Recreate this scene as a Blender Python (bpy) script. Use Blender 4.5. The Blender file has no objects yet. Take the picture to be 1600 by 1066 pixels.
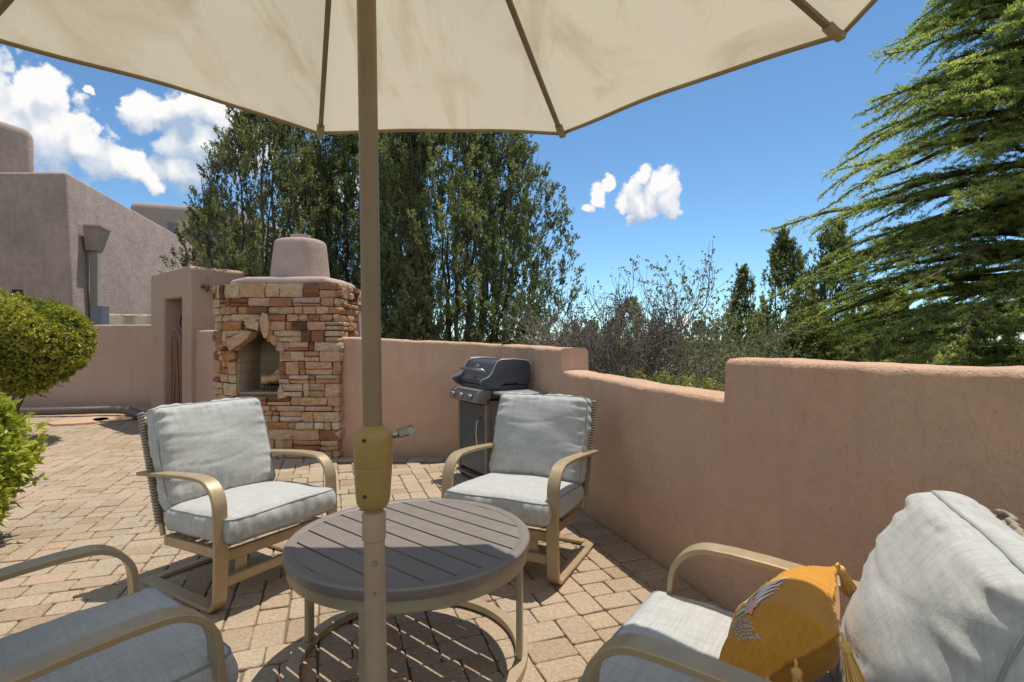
import bpy, math, random
import numpy as np
from mathutils import Vector, Matrix
R = math.radians
random.seed(7)
rng = np.random.default_rng(11)
sc = bpy.context.scene
# ------------------------------------------------------------------ camera
EYE = 1.35
cd = bpy.data.cameras.new("camera")
cd.sensor_width = 36.0
cd.lens = 822 / 1600 * 36.0
cd.shift_y = -3 / 1600
cd.clip_start = 0.05
cd.clip_end = 20000
cam = bpy.data.objects.new("camera", cd)
cam.location = (0, 0, EYE)
cam.rotation_euler = (R(90), 0, 0)
sc.collection.objects.link(cam)
sc.camera = cam
# ------------------------------------------------------------------ light
SUN_DIR = Vector((0.19, 0.25, 1.0)).normalized()
SUN_EL = math.asin(SUN_DIR.z)
SUN_AZ = math.atan2(SUN_DIR.x, SUN_DIR.y)
sd = bpy.data.lights.new("sun", 'SUN')
sd.energy = 3.5
sd.angle = R(0.53)
sd.color = (1.0, 0.955, 0.88)
so = bpy.data.objects.new("sun", sd)
so.rotation_euler = SUN_DIR.to_track_quat('Z', 'Y').to_euler()
so.location = SUN_DIR * 30
sc.collection.objects.link(so)
sc.view_settings.view_transform = 'Standard'
sc.view_settings.look = 'None'
sc.view_settings.gamma = 1
sc.view_settings.exposure = 0.38
sc.render.film_transparent = False
try:
    sc.cycles.use_denoising = True
    sc.cycles.max_bounces = 8
    sc.cycles.diffuse_bounces = 5
    sc.cycles.transparent_max_bounces = 8
except Exception:
    pass


def world():
    w = bpy.data.worlds.new("World")
    sc.world = w
    w.use_nodes = True
    try:
        w.cycles.sampling_method = 'MANUAL'; w.cycles.sample_map_resolution = 256
    except Exception: pass
    nt = w.node_tree
    N, L = nt.nodes, nt.links
    N.clear()
    out = N.new('ShaderNodeOutputWorld')
    bg = N.new('ShaderNodeBackground')
    bg.inputs['Strength'].default_value = 0.15
    sky = N.new('ShaderNodeTexSky')
    sky.sky_type = 'NISHITA'
    sky.sun_disc = False
    sky.sun_elevation = SUN_EL
    sky.sun_rotation = SUN_AZ
    sky.altitude = 2200
    sky.air_density = 1.0
    sky.dust_density = 0.15
    sky.ozone_density = 2.5
    tc = N.new('ShaderNodeTexCoord')
    nrm = N.new('ShaderNodeVectorMath'); nrm.operation = 'NORMALIZE'
    L.new(tc.outputs['Generated'], nrm.inputs[0])

    def noise(scale, detail, rough, off=None, warp=None):
        n = N.new('ShaderNodeTexNoise')
        n.inputs['Scale'].default_value = scale
        n.inputs['Detail'].default_value = detail
        n.inputs['Roughness'].default_value = rough
        src = nrm.outputs[0]
        if off:
            a = N.new('ShaderNodeVectorMath'); a.operation = 'ADD'
            a.inputs[1].default_value = off
            L.new(src, a.inputs[0]); src = a.outputs[0]
        L.new(src, n.inputs['Vector'])
        return n.outputs['Fac']

    def math_(op, a, b=None, clamp=False):
        m = N.new('ShaderNodeMath'); m.operation = op; m.use_clamp = clamp
        for i, v in enumerate((a, b)):
            if v is None: continue
            if isinstance(v, (int, float)): m.inputs[i].default_value = v
            else: L.new(v, m.inputs[i])
        return m.outputs[0]

    def ang(px, py):
        v = Vector(((px - 800) / 822, 1, (530 - py) / 822)).normalized()
        return v
    # cloud bodies: centre direction and angular radius of every puff
    puffs = [(-15, 205, .105), (30, 160, .045), (68, 150, .040), (55, 205, .070), (100, 215, .062), (140, 235, .052), (175, 258, .045), (215, 268, .036), (245, 285, .030), (-90, 190, .12),
             (212, 168, .026), (240, 178, .036), (285, 180, .048), (325, 175, .055), (310, 225, .060), (275, 225, .032), (290, 270, .040), (375, 220, .08), (140, 150, .008), (160, 180, .007),
             (914, 321, .019), (934, 306, .021), (952, 291, .016), (972, 322, .022), (1000, 318, .044), (1036, 296, .038), (1048, 312, .030), (1022, 312, .036), (986, 342, .017), (1008, 284, .026),
             (1062, 494, .014), (500, 300, .08)]
    puffs = [(ang(a, b), r) for a, b, r in puffs]
    # unseen cumulus added behind and above the camera to raise the ambient light
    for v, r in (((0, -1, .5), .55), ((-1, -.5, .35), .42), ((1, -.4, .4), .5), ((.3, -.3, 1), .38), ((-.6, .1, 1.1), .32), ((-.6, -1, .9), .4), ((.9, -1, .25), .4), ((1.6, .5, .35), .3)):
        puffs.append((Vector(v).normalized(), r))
    def vadd(off):
        v = N.new('ShaderNodeVectorMath'); v.operation = 'ADD'; v.inputs[1].default_value = off
        L.new(nrm.outputs[0], v.inputs[0]); return v.outputs[0]

    def tex_noise(src, scale, detail, rough):
        n = N.new('ShaderNodeTexNoise'); n.inputs['Scale'].default_value = scale; n.inputs['Detail'].default_value = detail
        n.inputs['Roughness'].default_value = rough; L.new(src, n.inputs['Vector']); return n.outputs['Fac'], n.outputs['Color']

    def billow(src, scale):
        v = N.new('ShaderNodeTexVoronoi'); v.feature = 'F1'; v.inputs['Scale'].default_value = scale
        L.new(src, v.inputs['Vector'])
        return math_('SUBTRACT', .42, v.outputs['Distance'])

    _, wc = tex_noise(nrm.outputs[0], 9, 5, .62)
    w1 = N.new('ShaderNodeVectorMath'); w1.operation = 'SUBTRACT'; L.new(wc, w1.inputs[0]); w1.inputs[1].default_value = (.5, .5, .5)
    w2 = N.new('ShaderNodeVectorMath'); w2.operation = 'SCALE'; L.new(w1.outputs[0], w2.inputs[0]); w2.inputs['Scale'].default_value = .085

    def field_at(off):
        w3 = N.new('ShaderNodeVectorMath'); w3.operation = 'ADD'; L.new(vadd(off), w3.inputs[0]); L.new(w2.outputs[0], w3.inputs[1])
        field = None
        for c, r in puffs:
            d = N.new('ShaderNodeVectorMath'); d.operation = 'DISTANCE'
            L.new(w3.outputs[0], d.inputs[0]); d.inputs[1].default_value = c
            f = math_('SUBTRACT', 1.0, math_('DIVIDE', d.outputs['Value'], r))
            if field is None: field = f
            else:
                m = N.new('ShaderNodeMath'); m.operation = 'SMOOTH_MAX'
                L.new(field, m.inputs[0]); L.new(f, m.inputs[1]); m.inputs[2].default_value = 0.15
                field = m.outputs[0]
        return field, w3.outputs[0]
    field, src = field_at((0, 0, 0))
    fieldu, _ = field_at((0, 0, .030))
    b1 = billow(src, 24); b2 = billow(src, 58)
    f3, _ = tex_noise(src, 55, 4, .6)
    dens = math_('MULTIPLY', math_('MINIMUM', field, .8), 1.5)
    dens = math_('ADD', dens, math_('MULTIPLY', b1, .8)); dens = math_('ADD', dens, math_('MULTIPLY', b2, .5))
    dens = math_('ADD', dens, math_('MULTIPLY', math_('SUBTRACT', f3, .5), .8)); dens = math_('SUBTRACT', dens, .12)
    mr = N.new('ShaderNodeMapRange'); mr.interpolation_type = 'SMOOTHSTEP'
    L.new(dens, mr.inputs[0])
    mr.inputs[1].default_value = -0.06; mr.inputs[2].default_value = 0.36
    gate = N.new('ShaderNodeMapRange')
    L.new(field, gate.inputs[0]); gate.inputs[1].default_value = -0.55; gate.inputs[2].default_value = -0.1
    mask = math_('MULTIPLY', mr.outputs[0], gate.outputs[0], True)
    # thick cloud above a point means the point lies on the shaded underside
    shade = math_('MULTIPLY', math_('SUBTRACT', fieldu, field), 1.1)
    shade = math_('SUBTRACT', shade, math_('MULTIPLY', b1, .55)); shade = math_('SUBTRACT', shade, math_('MULTIPLY', b2, .35))
    n4, _ = tex_noise(nrm.outputs[0], 7, 3, .5)
    shade = math_('ADD', math_('ADD', shade, .48), math_('MULTIPLY', math_('SUBTRACT', n4, .45), 1.2), True)
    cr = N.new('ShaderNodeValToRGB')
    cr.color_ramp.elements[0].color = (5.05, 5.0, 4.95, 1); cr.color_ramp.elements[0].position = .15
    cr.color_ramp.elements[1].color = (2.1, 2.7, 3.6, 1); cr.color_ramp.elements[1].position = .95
    L.new(shade, cr.inputs[0])
    tint = N.new('ShaderNodeMix'); tint.data_type = 'RGBA'; tint.blend_type = 'MULTIPLY'
    tint.inputs[0].default_value = 1
    L.new(sky.outputs[0], tint.inputs[6]); tint.inputs[7].default_value = (.63, .80, .83, 1)
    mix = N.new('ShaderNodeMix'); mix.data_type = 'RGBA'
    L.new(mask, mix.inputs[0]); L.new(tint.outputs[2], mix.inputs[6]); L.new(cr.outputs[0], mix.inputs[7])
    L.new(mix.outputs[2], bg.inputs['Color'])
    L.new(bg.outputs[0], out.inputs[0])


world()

# ------------------------------------------------------------------ helpers
COL = sc.collection


def tag(o, label=None, cat=None, group=None, kind=None):
    if label: o['label'] = label
    if cat: o['category'] = cat
    if group: o['group'] = group
    if kind: o['kind'] = kind
    return o


def thing(name, label, cat, loc=(0, 0, 0), rz=0.0, group=None):
    o = bpy.data.objects.new(name, None)
    o.empty_display_size = 0.2
    COL.objects.link(o)
    o.location = loc
    o.rotation_euler = (0, 0, rz)
    return tag(o, label, cat, group)


def copy_tree(o, parent=None):
    c = o.copy()
    COL.objects.link(c)
    c.parent = parent
    for ch in list(o.children):
        copy_tree(ch, c)
    return c


class MB:
    """collects verts / faces and links them as one mesh object"""

    def __init__(s):
        s.v = []; s.f = {}; s.n = 0; s.c = {}

    def add(s, verts, faces, val=None):
        verts = np.asarray(verts, float).reshape(-1, 3)
        groups = {}
        if isinstance(faces, np.ndarray):
            groups[faces.shape[1]] = faces
        else:
            for f in faces: groups.setdefault(len(f), []).append(f)
        for k, g in groups.items():
            g = np.asarray(g, int) + s.n
            s.f.setdefault(k, []).append(g)
            vv = np.full(len(g), 0.5) if val is None else (np.full(len(g), val) if np.isscalar(val) else np.asarray(val))
            s.c.setdefault(k, []).append(vv)
        s.v.append(verts); s.n += len(verts)
        return s

    def box(s, x0, x1, y0, y1, z0, z1, M=None, val=None):
        v = np.array([(x, y, z) for z in (z0, z1) for y in (y0, y1) for x in (x0, x1)], float)
        if M is not None: v = xf(v, M)
        return s.add(v, np.array([(0, 2, 3, 1), (4, 5, 7, 6), (0, 1, 5, 4), (2, 6, 7, 3), (0, 4, 6, 2), (1, 3, 7, 5)]), val)

    def bbox(s, x0, x1, y0, y1, z0, z1, b=.004, M=None, val=None):
        """box with chamfered edges"""
        c = np.array([(x0 + x1) / 2, (y0 + y1) / 2, (z0 + z1) / 2]); h = np.array([(x1 - x0) / 2, (y1 - y0) / 2, (z1 - z0) / 2])
        b = min(b, h.min() * .9)
        pts = []; idx = {}
        for sx in (-1, 1):
            for sy in (-1, 1):
                for sz in (-1, 1):
                    S = np.array([sx, sy, sz])
                    for a in range(3):
                        p = h - b; p[a] = h[a]
                        idx[(sx, sy, sz, a)] = len(pts); pts.append(c + S * p)
        F = []
        for a in range(3):
            o = [i for i in range(3) if i != a]
            for sa in (-1, 1):
                q = []
                for (u, w) in ((-1, -1), (1, -1), (1, 1), (-1, 1)):
                    k = [0, 0, 0]; k[a] = sa; k[o[0]] = u; k[o[1]] = w
                    q.append(idx[(*k, a)])
                if (sa > 0) == (a == 1): q = q[::-1]
                F.append(q)
        for a in range(3):
            o = [i for i in range(3) if i != a]
            for u in (-1, 1):
                for w in (-1, 1):
                    k0 = [0, 0, 0]; k0[o[0]] = u; k0[o[1]] = w
                    ka = list(k0); ka[a] = -1; kb = list(k0); kb[a] = 1
                    F.append([idx[(*ka, o[0])], idx[(*kb, o[0])], idx[(*kb, o[1])], idx[(*ka, o[1])]])
        for sx in (-1, 1):
            for sy in (-1, 1):
                for sz in (-1, 1):
                    F.append([idx[(sx, sy, sz, i)] for i in range(3)])
        v = np.array(pts)
        if M is not None: v = xf(v, M)
        return s.add(v, F, val)

    def tube(s, pts, rad, n=8, cap=True, val=None):
        pts = np.asarray(pts, float)
        rad = np.full(len(pts), rad) if np.isscalar(rad) else np.asarray(rad, float)
        t = np.gradient(pts, axis=0); t /= np.linalg.norm(t, axis=1)[:, None] + 1e-12
        a = np.array([0, 0, 1.0]) if abs(t[0][2]) < .9 else np.array([1.0, 0, 0])
        u = np.cross(t[0], a); u /= np.linalg.norm(u)
        V = []
        th = np.arange(n) * 2 * np.pi / n
        for i in range(len(pts)):
            u = u - t[i] * np.dot(u, t[i]); u /= np.linalg.norm(u) + 1e-12
            w = np.cross(t[i], u)
            V.append(pts[i] + rad[i] * (np.cos(th)[:, None] * u + np.sin(th)[:, None] * w))
        V = np.concatenate(V)
        F = []
        m = len(pts)
        for i in range(m - 1):
            for j in range(n):
                k = (j + 1) % n
                F.append((i * n + j, i * n + k, (i + 1) * n + k, (i + 1) * n + j))
        if cap:
            F.append(tuple(range(n))[::-1]); F.append(tuple(range((m - 1) * n, m * n)))
        return s.add(V, F, val)

    def sweep(s, pts, prof, side, cap=True, closed=False, val=None, M=None):
        """sweep a 2D profile (a along side vector, b along normal) on a path; side is a fixed vector"""
        pts = np.asarray(pts, float); side = np.asarray(side, float)
        if closed:
            t = np.roll(pts, -1, 0) - np.roll(pts, 1, 0)
        else:
            t = np.gradient(pts, axis=0)
        t /= np.linalg.norm(t, axis=1)[:, None]
        V = []
        for i in range(len(pts)):
            nrm = np.cross(t[i], side); nrm /= np.linalg.norm(nrm)
            for a, b in prof: V.append(pts[i] + side * a + nrm * b)
        k = len(prof); m = len(pts); F = []
        for i in range(m if closed else m - 1):
            i2 = (i + 1) % m
            for j in range(k):
                F.append((i * k + j, i * k + (j + 1) % k, i2 * k + (j + 1) % k, i2 * k + j))
        if cap and not closed:
            F.append(tuple(range(k))[::-1]); F.append(tuple(range((m - 1) * k, m * k)))
        V = np.array(V)
        if M is not None: V = xf(V, M)
        return s.add(V, F, val)

    def lathe(s, prof, n=32, c=(0, 0, 0), val=None):
        V = []
        for r, z in prof:
            for j in range(n):
                th = 2 * math.pi * j / n
                V.append((c[0] + r * math.cos(th), c[1] + r * math.sin(th), c[2] + z))
        F = []
        for i in range(len(prof) - 1):
            for j in range(n):
                k = (j + 1) % n
                F.append((i * n + j, i * n + k, (i + 1) * n + k, (i + 1) * n + j))
        closed = prof[0] == prof[-1]
        if prof[0][0] > 1e-6 and not closed: F.append(tuple(range(n))[::-1])
        if prof[-1][0] > 1e-6 and not closed: F.append(tuple(range((len(prof) - 1) * n, len(prof) * n)))
        return s.add(V, F, val)

    def prism(s, poly, y0, y1, M=None, val=None):
        """polygon in xz extruded along y"""
        n = len(poly)
        V = [(x, y0, z) for x, z in poly] + [(x, y1, z) for x, z in poly]
        F = [tuple(range(n)), tuple(range(n, 2 * n))[::-1]]
        for i in range(n):
            j = (i + 1) % n
            F.append((i, i + n, j + n, j))
        V = np.array(V)
        if M is not None: V = xf(V, M)
        return s.add(V, F, val)

    def build(s, name, mat, parent=None, smooth=False, angle=None):
        V = np.concatenate(s.v)
        loops = []; tot = []; col = []
        for k in sorted(s.f):
            a = np.concatenate(s.f[k]); loops.append(a.reshape(-1)); tot.append(np.full(len(a), k)); col.append(np.concatenate(s.c[k]))
        loops = np.concatenate(loops).astype(np.int32); tot = np.concatenate(tot).astype(np.int32); col = np.concatenate(col)
        start = np.concatenate([[0], np.cumsum(tot)[:-1]]).astype(np.int32)
        me = bpy.data.meshes.new(name)
        me.vertices.add(len(V)); me.vertices.foreach_set('co', V.astype(np.float32).reshape(-1))
        me.loops.add(len(loops)); me.loops.foreach_set('vertex_index', loops)
        me.polygons.add(len(tot)); me.polygons.foreach_set('loop_start', start); me.polygons.foreach_set('loop_total', tot)
        at = me.attributes.new('v', 'FLOAT', 'FACE'); at.data.foreach_set('value', col.astype(np.float32))
        me.polygons.foreach_set('use_smooth', np.full(len(tot), bool(smooth)))
        me.update(calc_edges=True); me.validate()
        if smooth and angle is not None:
            try: me.set_sharp_from_angle(angle=R(angle))
            except Exception: pass
        me.materials.append(mat)
        o = bpy.data.objects.new(name, me)
        COL.objects.link(o)
        if parent: o.parent = parent
        return o


def xf(v, M):
    A = np.array(M)
    return np.asarray(v) @ A[:3, :3].T + A[:3, 3]


def frame(loc, rz): return Matrix.Translation(loc) @ Matrix.Rotation(rz, 4, 'Z')


def at(px, Y, z=None, py=None):
    """world point seen at photo column px, depth Y"""
    return ((px - 800) / 822 * Y, Y, z if z is not None else (EYE - (py - 530) / 822 * Y if py is not None else 0.0))


def fix_normals(o):
    import bmesh
    bm = bmesh.new(); bm.from_mesh(o.data)
    bmesh.ops.recalc_face_normals(bm, faces=bm.faces)
    bm.to_mesh(o.data); bm.free()
    return o


# ------------------------------------------------------------------ materials
class NT:
    def __init__(s, name):
        s.m = bpy.data.materials.new(name); s.m.use_nodes = True
        s.t = s.m.node_tree; s.N = s.t.nodes; s.L = s.t.links; s.N.clear()
        s.out = s.N.new('ShaderNodeOutputMaterial')
        s.tc = s.N.new('ShaderNodeTexCoord')

    def link(s, a, b): s.L.new(a, b)

    def vec(s, scale=(1, 1, 1), kind='Object', rot=(0, 0, 0)):
        mp = s.N.new('ShaderNodeMapping'); mp.inputs['Scale'].default_value = scale; mp.inputs['Rotation'].default_value = rot
        s.link(s.tc.outputs[kind], mp.inputs[0]); return mp.outputs[0]

    def noise(s, scale=5, detail=4, rough=.5, vec=None, dist=0):
        n = s.N.new('ShaderNodeTexNoise'); n.inputs['Scale'].default_value = scale
        n.inputs['Detail'].default_value = detail; n.inputs['Roughness'].default_value = rough
        n.inputs['Distortion'].default_value = dist
        s.link(vec if vec is not None else s.vec(), n.inputs['Vector']); return n.outputs['Fac']

    def ramp(s, fac, stops):
        r = s.N.new('ShaderNodeValToRGB'); e = r.color_ramp.elements
        while len(e) < len(stops): e.new(.5)
        for i, (p, c) in enumerate(stops):
            e[i].position = p; e[i].color = (*c, 1) if len(c) == 3 else c
        s.link(fac, r.inputs[0]); return r.outputs[0]

    def mix(s, fac, a, b, mode='MIX'):
        m = s.N.new('ShaderNodeMix'); m.data_type = 'RGBA'; m.blend_type = mode
        for i, v in ((0, fac), (6, a), (7, b)):
            if isinstance(v, (int, float)): m.inputs[i].default_value = v
            elif isinstance(v, tuple): m.inputs[i].default_value = (*v, 1) if len(v) == 3 else v
            else: s.link(v, m.inputs[i])
        return m.outputs[2]

    def math(s, op, a, b=None, clamp=False):
        m = s.N.new('ShaderNodeMath'); m.operation = op; m.use_clamp = clamp
        for i, v in enumerate((a, b)):
            if v is None: continue
            if isinstance(v, (int, float)): m.inputs[i].default_value = v
            else: s.link(v, m.inputs[i])
        return m.outputs[0]

    def attr(s, name='v'):
        a = s.N.new('ShaderNodeAttribute'); a.attribute_name = name; return a.outputs['Fac']

    def bump(s, h, strength=.3, dist=.01, prev=None):
        b = s.N.new('ShaderNodeBump'); b.inputs['Strength'].default_value = strength; b.inputs['Distance'].default_value = dist
        s.link(h, b.inputs['Height'])
        if prev is not None: s.link(prev, b.inputs['Normal'])
        return b.outputs[0]

    def bsdf(s, color, rough=.7, metal=0, normal=None, spec=None, sheen=0, coat=0):
        p = s.N.new('ShaderNodeBsdfPrincipled')
        if isinstance(color, tuple): p.inputs['Base Color'].default_value = (*color, 1)
        else: s.link(color, p.inputs['Base Color'])
        if isinstance(rough, (int, float)): p.inputs['Roughness'].default_value = rough
        else: s.link(rough, p.inputs['Roughness'])
        p.inputs['Metallic'].default_value = metal
        if spec is not None: p.inputs['Specular IOR Level'].default_value = spec
        if sheen: p.inputs['Sheen Weight'].default_value = sheen
        if coat: p.inputs['Coat Weight'].default_value = coat
        if normal is not None: s.link(normal, p.inputs['Normal'])
        s.p = p
        return p.outputs[0]

    def done(s, sh):
        s.link(sh, s.out.inputs[0]); return s.m


def m_stucco(name, c, var=.12, patch=None, bumpd=.012):
    n = NT(name)
    big = n.noise(1.3, 5, .6); mid = n.noise(7, 6, .65); fine = n.noise(70, 4, .6); pit = n.noise(28, 3, .5)
    dk = tuple(x * (1 - var * 1.6) for x in c); lt = tuple(min(1, x * (1 + var)) for x in c)
    col = n.ramp(big, [(.3, dk), (.7, lt)])
    col = n.mix(.35, col, n.ramp(mid, [(.35, dk), (.65, lt)]))
    if patch:
        col = n.mix(n.math('MULTIPLY', n.ramp(n.noise(.55, 3, .5, n.vec((1, 1, 1.6))), [(.42, (0, 0, 0)), (.65, (1, 1, 1))]), .55), col, patch)
    # rain streaks running down, dust near the ground
    stk = n.noise(3.5, 4, .6, n.vec((3.2, 3.2, .22)), .3)
    col = n.mix(n.math('MULTIPLY', n.ramp(stk, [(.56, (0, 0, 0)), (.70, (1, 1, 1))]), .32), col, tuple(x * .74 for x in c))
    sx = n.N.new('ShaderNodeSeparateXYZ'); n.link(n.tc.outputs['Object'], sx.inputs[0])
    low = n.N.new('ShaderNodeMapRange'); n.link(sx.outputs['Z'], low.inputs[0]); low.inputs[1].default_value = .22; low.inputs[2].default_value = 0.0
    col = n.mix(n.math('MULTIPLY', low.outputs[0], n.ramp(mid, [(.3, (.2,) * 3), (.7, (.8,) * 3)])), col, (c[0] * .62, c[1] * .60, c[2] * .60))
    # hairline cracks
    vo = n.N.new('ShaderNodeTexVoronoi'); vo.feature = 'DISTANCE_TO_EDGE'; vo.inputs['Scale'].default_value = .75
    wv = n.N.new('ShaderNodeVectorMath'); wv.operation = 'ADD'; n.link(n.tc.outputs['Object'], wv.inputs[0])
    nc = n.N.new('ShaderNodeTexNoise'); nc.inputs['Scale'].default_value = 3; nc.inputs['Detail'].default_value = 5; n.link(n.tc.outputs['Object'], nc.inputs['Vector'])
    sc3 = n.N.new('ShaderNodeVectorMath'); sc3.operation = 'SCALE'; sc3.inputs['Scale'].default_value = .5; n.link(nc.outputs['Color'], sc3.inputs[0])
    n.link(sc3.outputs[0], wv.inputs[1]); n.link(wv.outputs[0], vo.inputs['Vector'])
    ck = n.math('MULTIPLY', n.ramp(vo.outputs['Distance'], [(0, (1, 1, 1)), (.0035, (0, 0, 0))]), n.ramp(big, [(.58, (0, 0, 0)), (.66, (1, 1, 1))]))
    col = n.mix(n.math('MULTIPLY', ck, .16), col, tuple(x * .45 for x in c))
    # small dark pits
    col = n.mix(n.ramp(pit, [(.70, (0, 0, 0)), (.78, (1, 1, 1))]), col, tuple(x * .72 for x in c))
    b = n.bump(fine, .7, bumpd * .6)
    b = n.bump(n.noise(24, 5, .65, dist=.8), .6, bumpd, b)
    b = n.bump(mid, .5, bumpd * 1.6, b)
    return n.done(n.bsdf(col, .92, normal=b, spec=.2))


def m_metal(name, c, rough=.42, metal=.25, var=.1):
    n = NT(name)
    a = n.noise(9, 4, .6)
    col = n.ramp(a, [(.3, tuple(x * (1 - var) for x in c)), (.7, tuple(x * (1 + var) for x in c))])
    rr = n.ramp(n.noise(24, 5, .7), [(.3, (rough - .08,) * 3), (.7, (rough + .1,) * 3)])
    return n.done(n.bsdf(col, rr, metal, n.bump(n.noise(180, 3, .6), .06, .002)))


def m_fabric(name, c, dark, scale=1.0):
    n = NT(name)
    wx = n.noise(150 * scale, 3, .6, n.vec((1, .06, .3))); wy = n.noise(150 * scale, 3, .6, n.vec((.06, 1, .06)))
    blot = n.noise(16, 5, .6)
    f = n.math('ADD', n.math('MULTIPLY', wx, .5), n.math('MULTIPLY', wy, .5))
    col = n.ramp(f, [(.36, dark), (.62, c)])
    col = n.mix(.22, col, n.ramp(blot, [(.3, dark), (.7, c)]))
    fine = n.noise(420, 2, .5)
    b = n.bump(f, .35, .0022)
    b = n.bump(n.noise(9, 5, .55, dist=.6), .45, .012, b)
    return n.done(n.bsdf(col, .93, normal=b, spec=.15, sheen=.15))


def m_leaf(name, dark, mid, light, trans=.35, rough=.5):
    n = NT(name)
    col = n.ramp(n.attr(), [(0, dark), (.5, mid), (1, light)])
    d = n.bsdf(col, rough, spec=.35)
    t = n.N.new('ShaderNodeBsdfTranslucent')
    tcx = n.mix(1.0, col, (1.25, 1.25, .6), 'MULTIPLY'); n.link(tcx, t.inputs[0])
    mx = n.N.new('ShaderNodeMixShader'); mx.inputs[0].default_value = trans
    n.link(d, mx.inputs[1]); n.link(t.outputs[0], mx.inputs[2])
    return n.done(mx.outputs[0])


def m_bark(name, c):
    n = NT(name)
    f = n.noise(14, 6, .7, n.vec((4, 4, .6)))
    return n.done(n.bsdf(n.ramp(f, [(.3, tuple(x * .5 for x in c)), (.7, c)]), .9, normal=n.bump(f, .7, .02), spec=.2))


def m_stone():
    n = NT('ledge_stone')
    col = n.ramp(n.attr(), [(0, (.13, .06, .04)), (.14, (.27, .115, .06)), (.30, (.42, .20, .09)), (.50, (.53, .315, .175)),
                            (.68, (.57, .385, .235)), (.84, (.60, .45, .28)), (.93, (.47, .31, .24)), (1, (.66, .54, .42))])
    a = n.noise(16, 7, .68, n.vec((1, 1, 2.2)), .5)
    col = n.mix(.75, col, n.ramp(a, [(.25, (.35, .30, .27)), (.5, (.85, .85, .85)), (.75, (1.35, 1.22, 1.05))]), 'MULTIPLY')
    rust = n.noise(6, 5, .6, dist=1.2)
    col = n.mix(n.math('MULTIPLY', n.ramp(rust, [(.5, (0, 0, 0)), (.68, (1, 1, 1))]), .45), col, (.40, .18, .07))
    b = n.bump(a, .8, .014); b = n.bump(n.noise(70, 5, .7), .5, .005, b)
    return n.done(n.bsdf(col, .88, normal=b, spec=.25))


def m_paver():
    n = NT('concrete_paver')
    col = n.ramp(n.attr(), [(0, (.37, .27, .18)), (.3, (.41, .315, .215)), (.55, (.455, .345, .235)), (.8, (.43, .355, .26)), (1, (.485, .335, .235))])
    sp = n.noise(150, 3, .65); sp2 = n.noise(55, 4, .7); big = n.noise(1.1, 5, .6)
    col = n.mix(1.0, col, n.ramp(sp2, [(.3, (.72, .71, .69)), (.7, (1.2, 1.19, 1.17))]), 'MULTIPLY')
    col = n.mix(n.ramp(sp, [(.66, (0, 0, 0)), (.73, (1, 1, 1))]), col, (.17, .12, .085))
    col = n.mix(n.ramp(n.noise(130, 3, .6, n.vec((1, 1, 1), rot=(.5, .3, .9))), [(.69, (0, 0, 0)), (.75, (1, 1, 1))]), col, (.72, .62, .48))
    col = n.mix(.8, col, n.ramp(big, [(.3, (.86, .85, .84)), (.7, (1.1, 1.1, 1.1))]), 'MULTIPLY')
    b = n.bump(n.noise(22, 5, .7), .6, .010); b = n.bump(sp2, .7, .008, b); b = n.bump(sp, .6, .004, b)
    return n.done(n.bsdf(col, .9, normal=b, spec=.2))


def m_canopy():
    n = NT('umbrella_canvas')
    st = n.noise(2.6, 6, .62, n.vec((1, 1, .5)), .8)
    st2 = n.noise(1.2, 4, .6)
    streak = n.noise(3.2, 5, .6, n.vec((2.6, .5, .5)), .4)
    base = n.ramp(n.noise(120, 3, .6), [(.3, (.66, .60, .475)), (.7, (.70, .645, .52))])
    m1 = n.math('MULTIPLY', n.ramp(streak, [(.52, (0, 0, 0)), (.72, (1, 1, 1))]), n.ramp(st2, [(.40, (0, 0, 0)), (.62, (1, 1, 1))]))
    col = n.mix(n.math('MULTIPLY', m1, .8), base, (.44, .34, .19))
    col = n.mix(n.math('MULTIPLY', n.ramp(st, [(.54, (0, 0, 0)), (.72, (1, 1, 1))]), .55), col, (.46, .37, .23))
    b = n.bump(n.noise(2.4, 3, .5), .25, .05); b = n.bump(n.noise(260, 2, .5), .12, .002, b)
    d = n.bsdf(col, .85, normal=b, spec=.15)
    t = n.N.new('ShaderNodeBsdfTranslucent'); n.link(n.mix(1.0, col, (1.0, .985, .90), 'MULTIPLY'), t.inputs[0]); n.link(b, t.inputs['Normal'])
    mx = n.N.new('ShaderNodeMixShader'); mx.inputs[0].default_value = .40
    n.link(d, mx.inputs[1]); n.link(t.outputs[0], mx.inputs[2])
    return n.done(mx.outputs[0])


def m_plain(name, c, rough=.6, metal=0, bumpn=None, spec=None):
    n = NT(name)
    nb = n.bump(n.noise(bumpn, 4, .6), .2, .004) if bumpn else None
    v = n.ramp(n.noise(11, 4, .6), [(.3, tuple(x * .9 for x in c)), (.7, tuple(x * 1.08 for x in c))])
    return n.done(n.bsdf(v, rough, metal, nb, spec))


def m_ground():
    n = NT('dry_earth')
    col = n.ramp(n.noise(.8, 8, .65), [(.3, (.13, .10, .06)), (.5, (.20, .15, .095)), (.7, (.10, .115, .05))])
    return n.done(n.bsdf(col, .95, normal=n.bump(n.noise(6, 6, .7), .6, .05), spec=.1))


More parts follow.
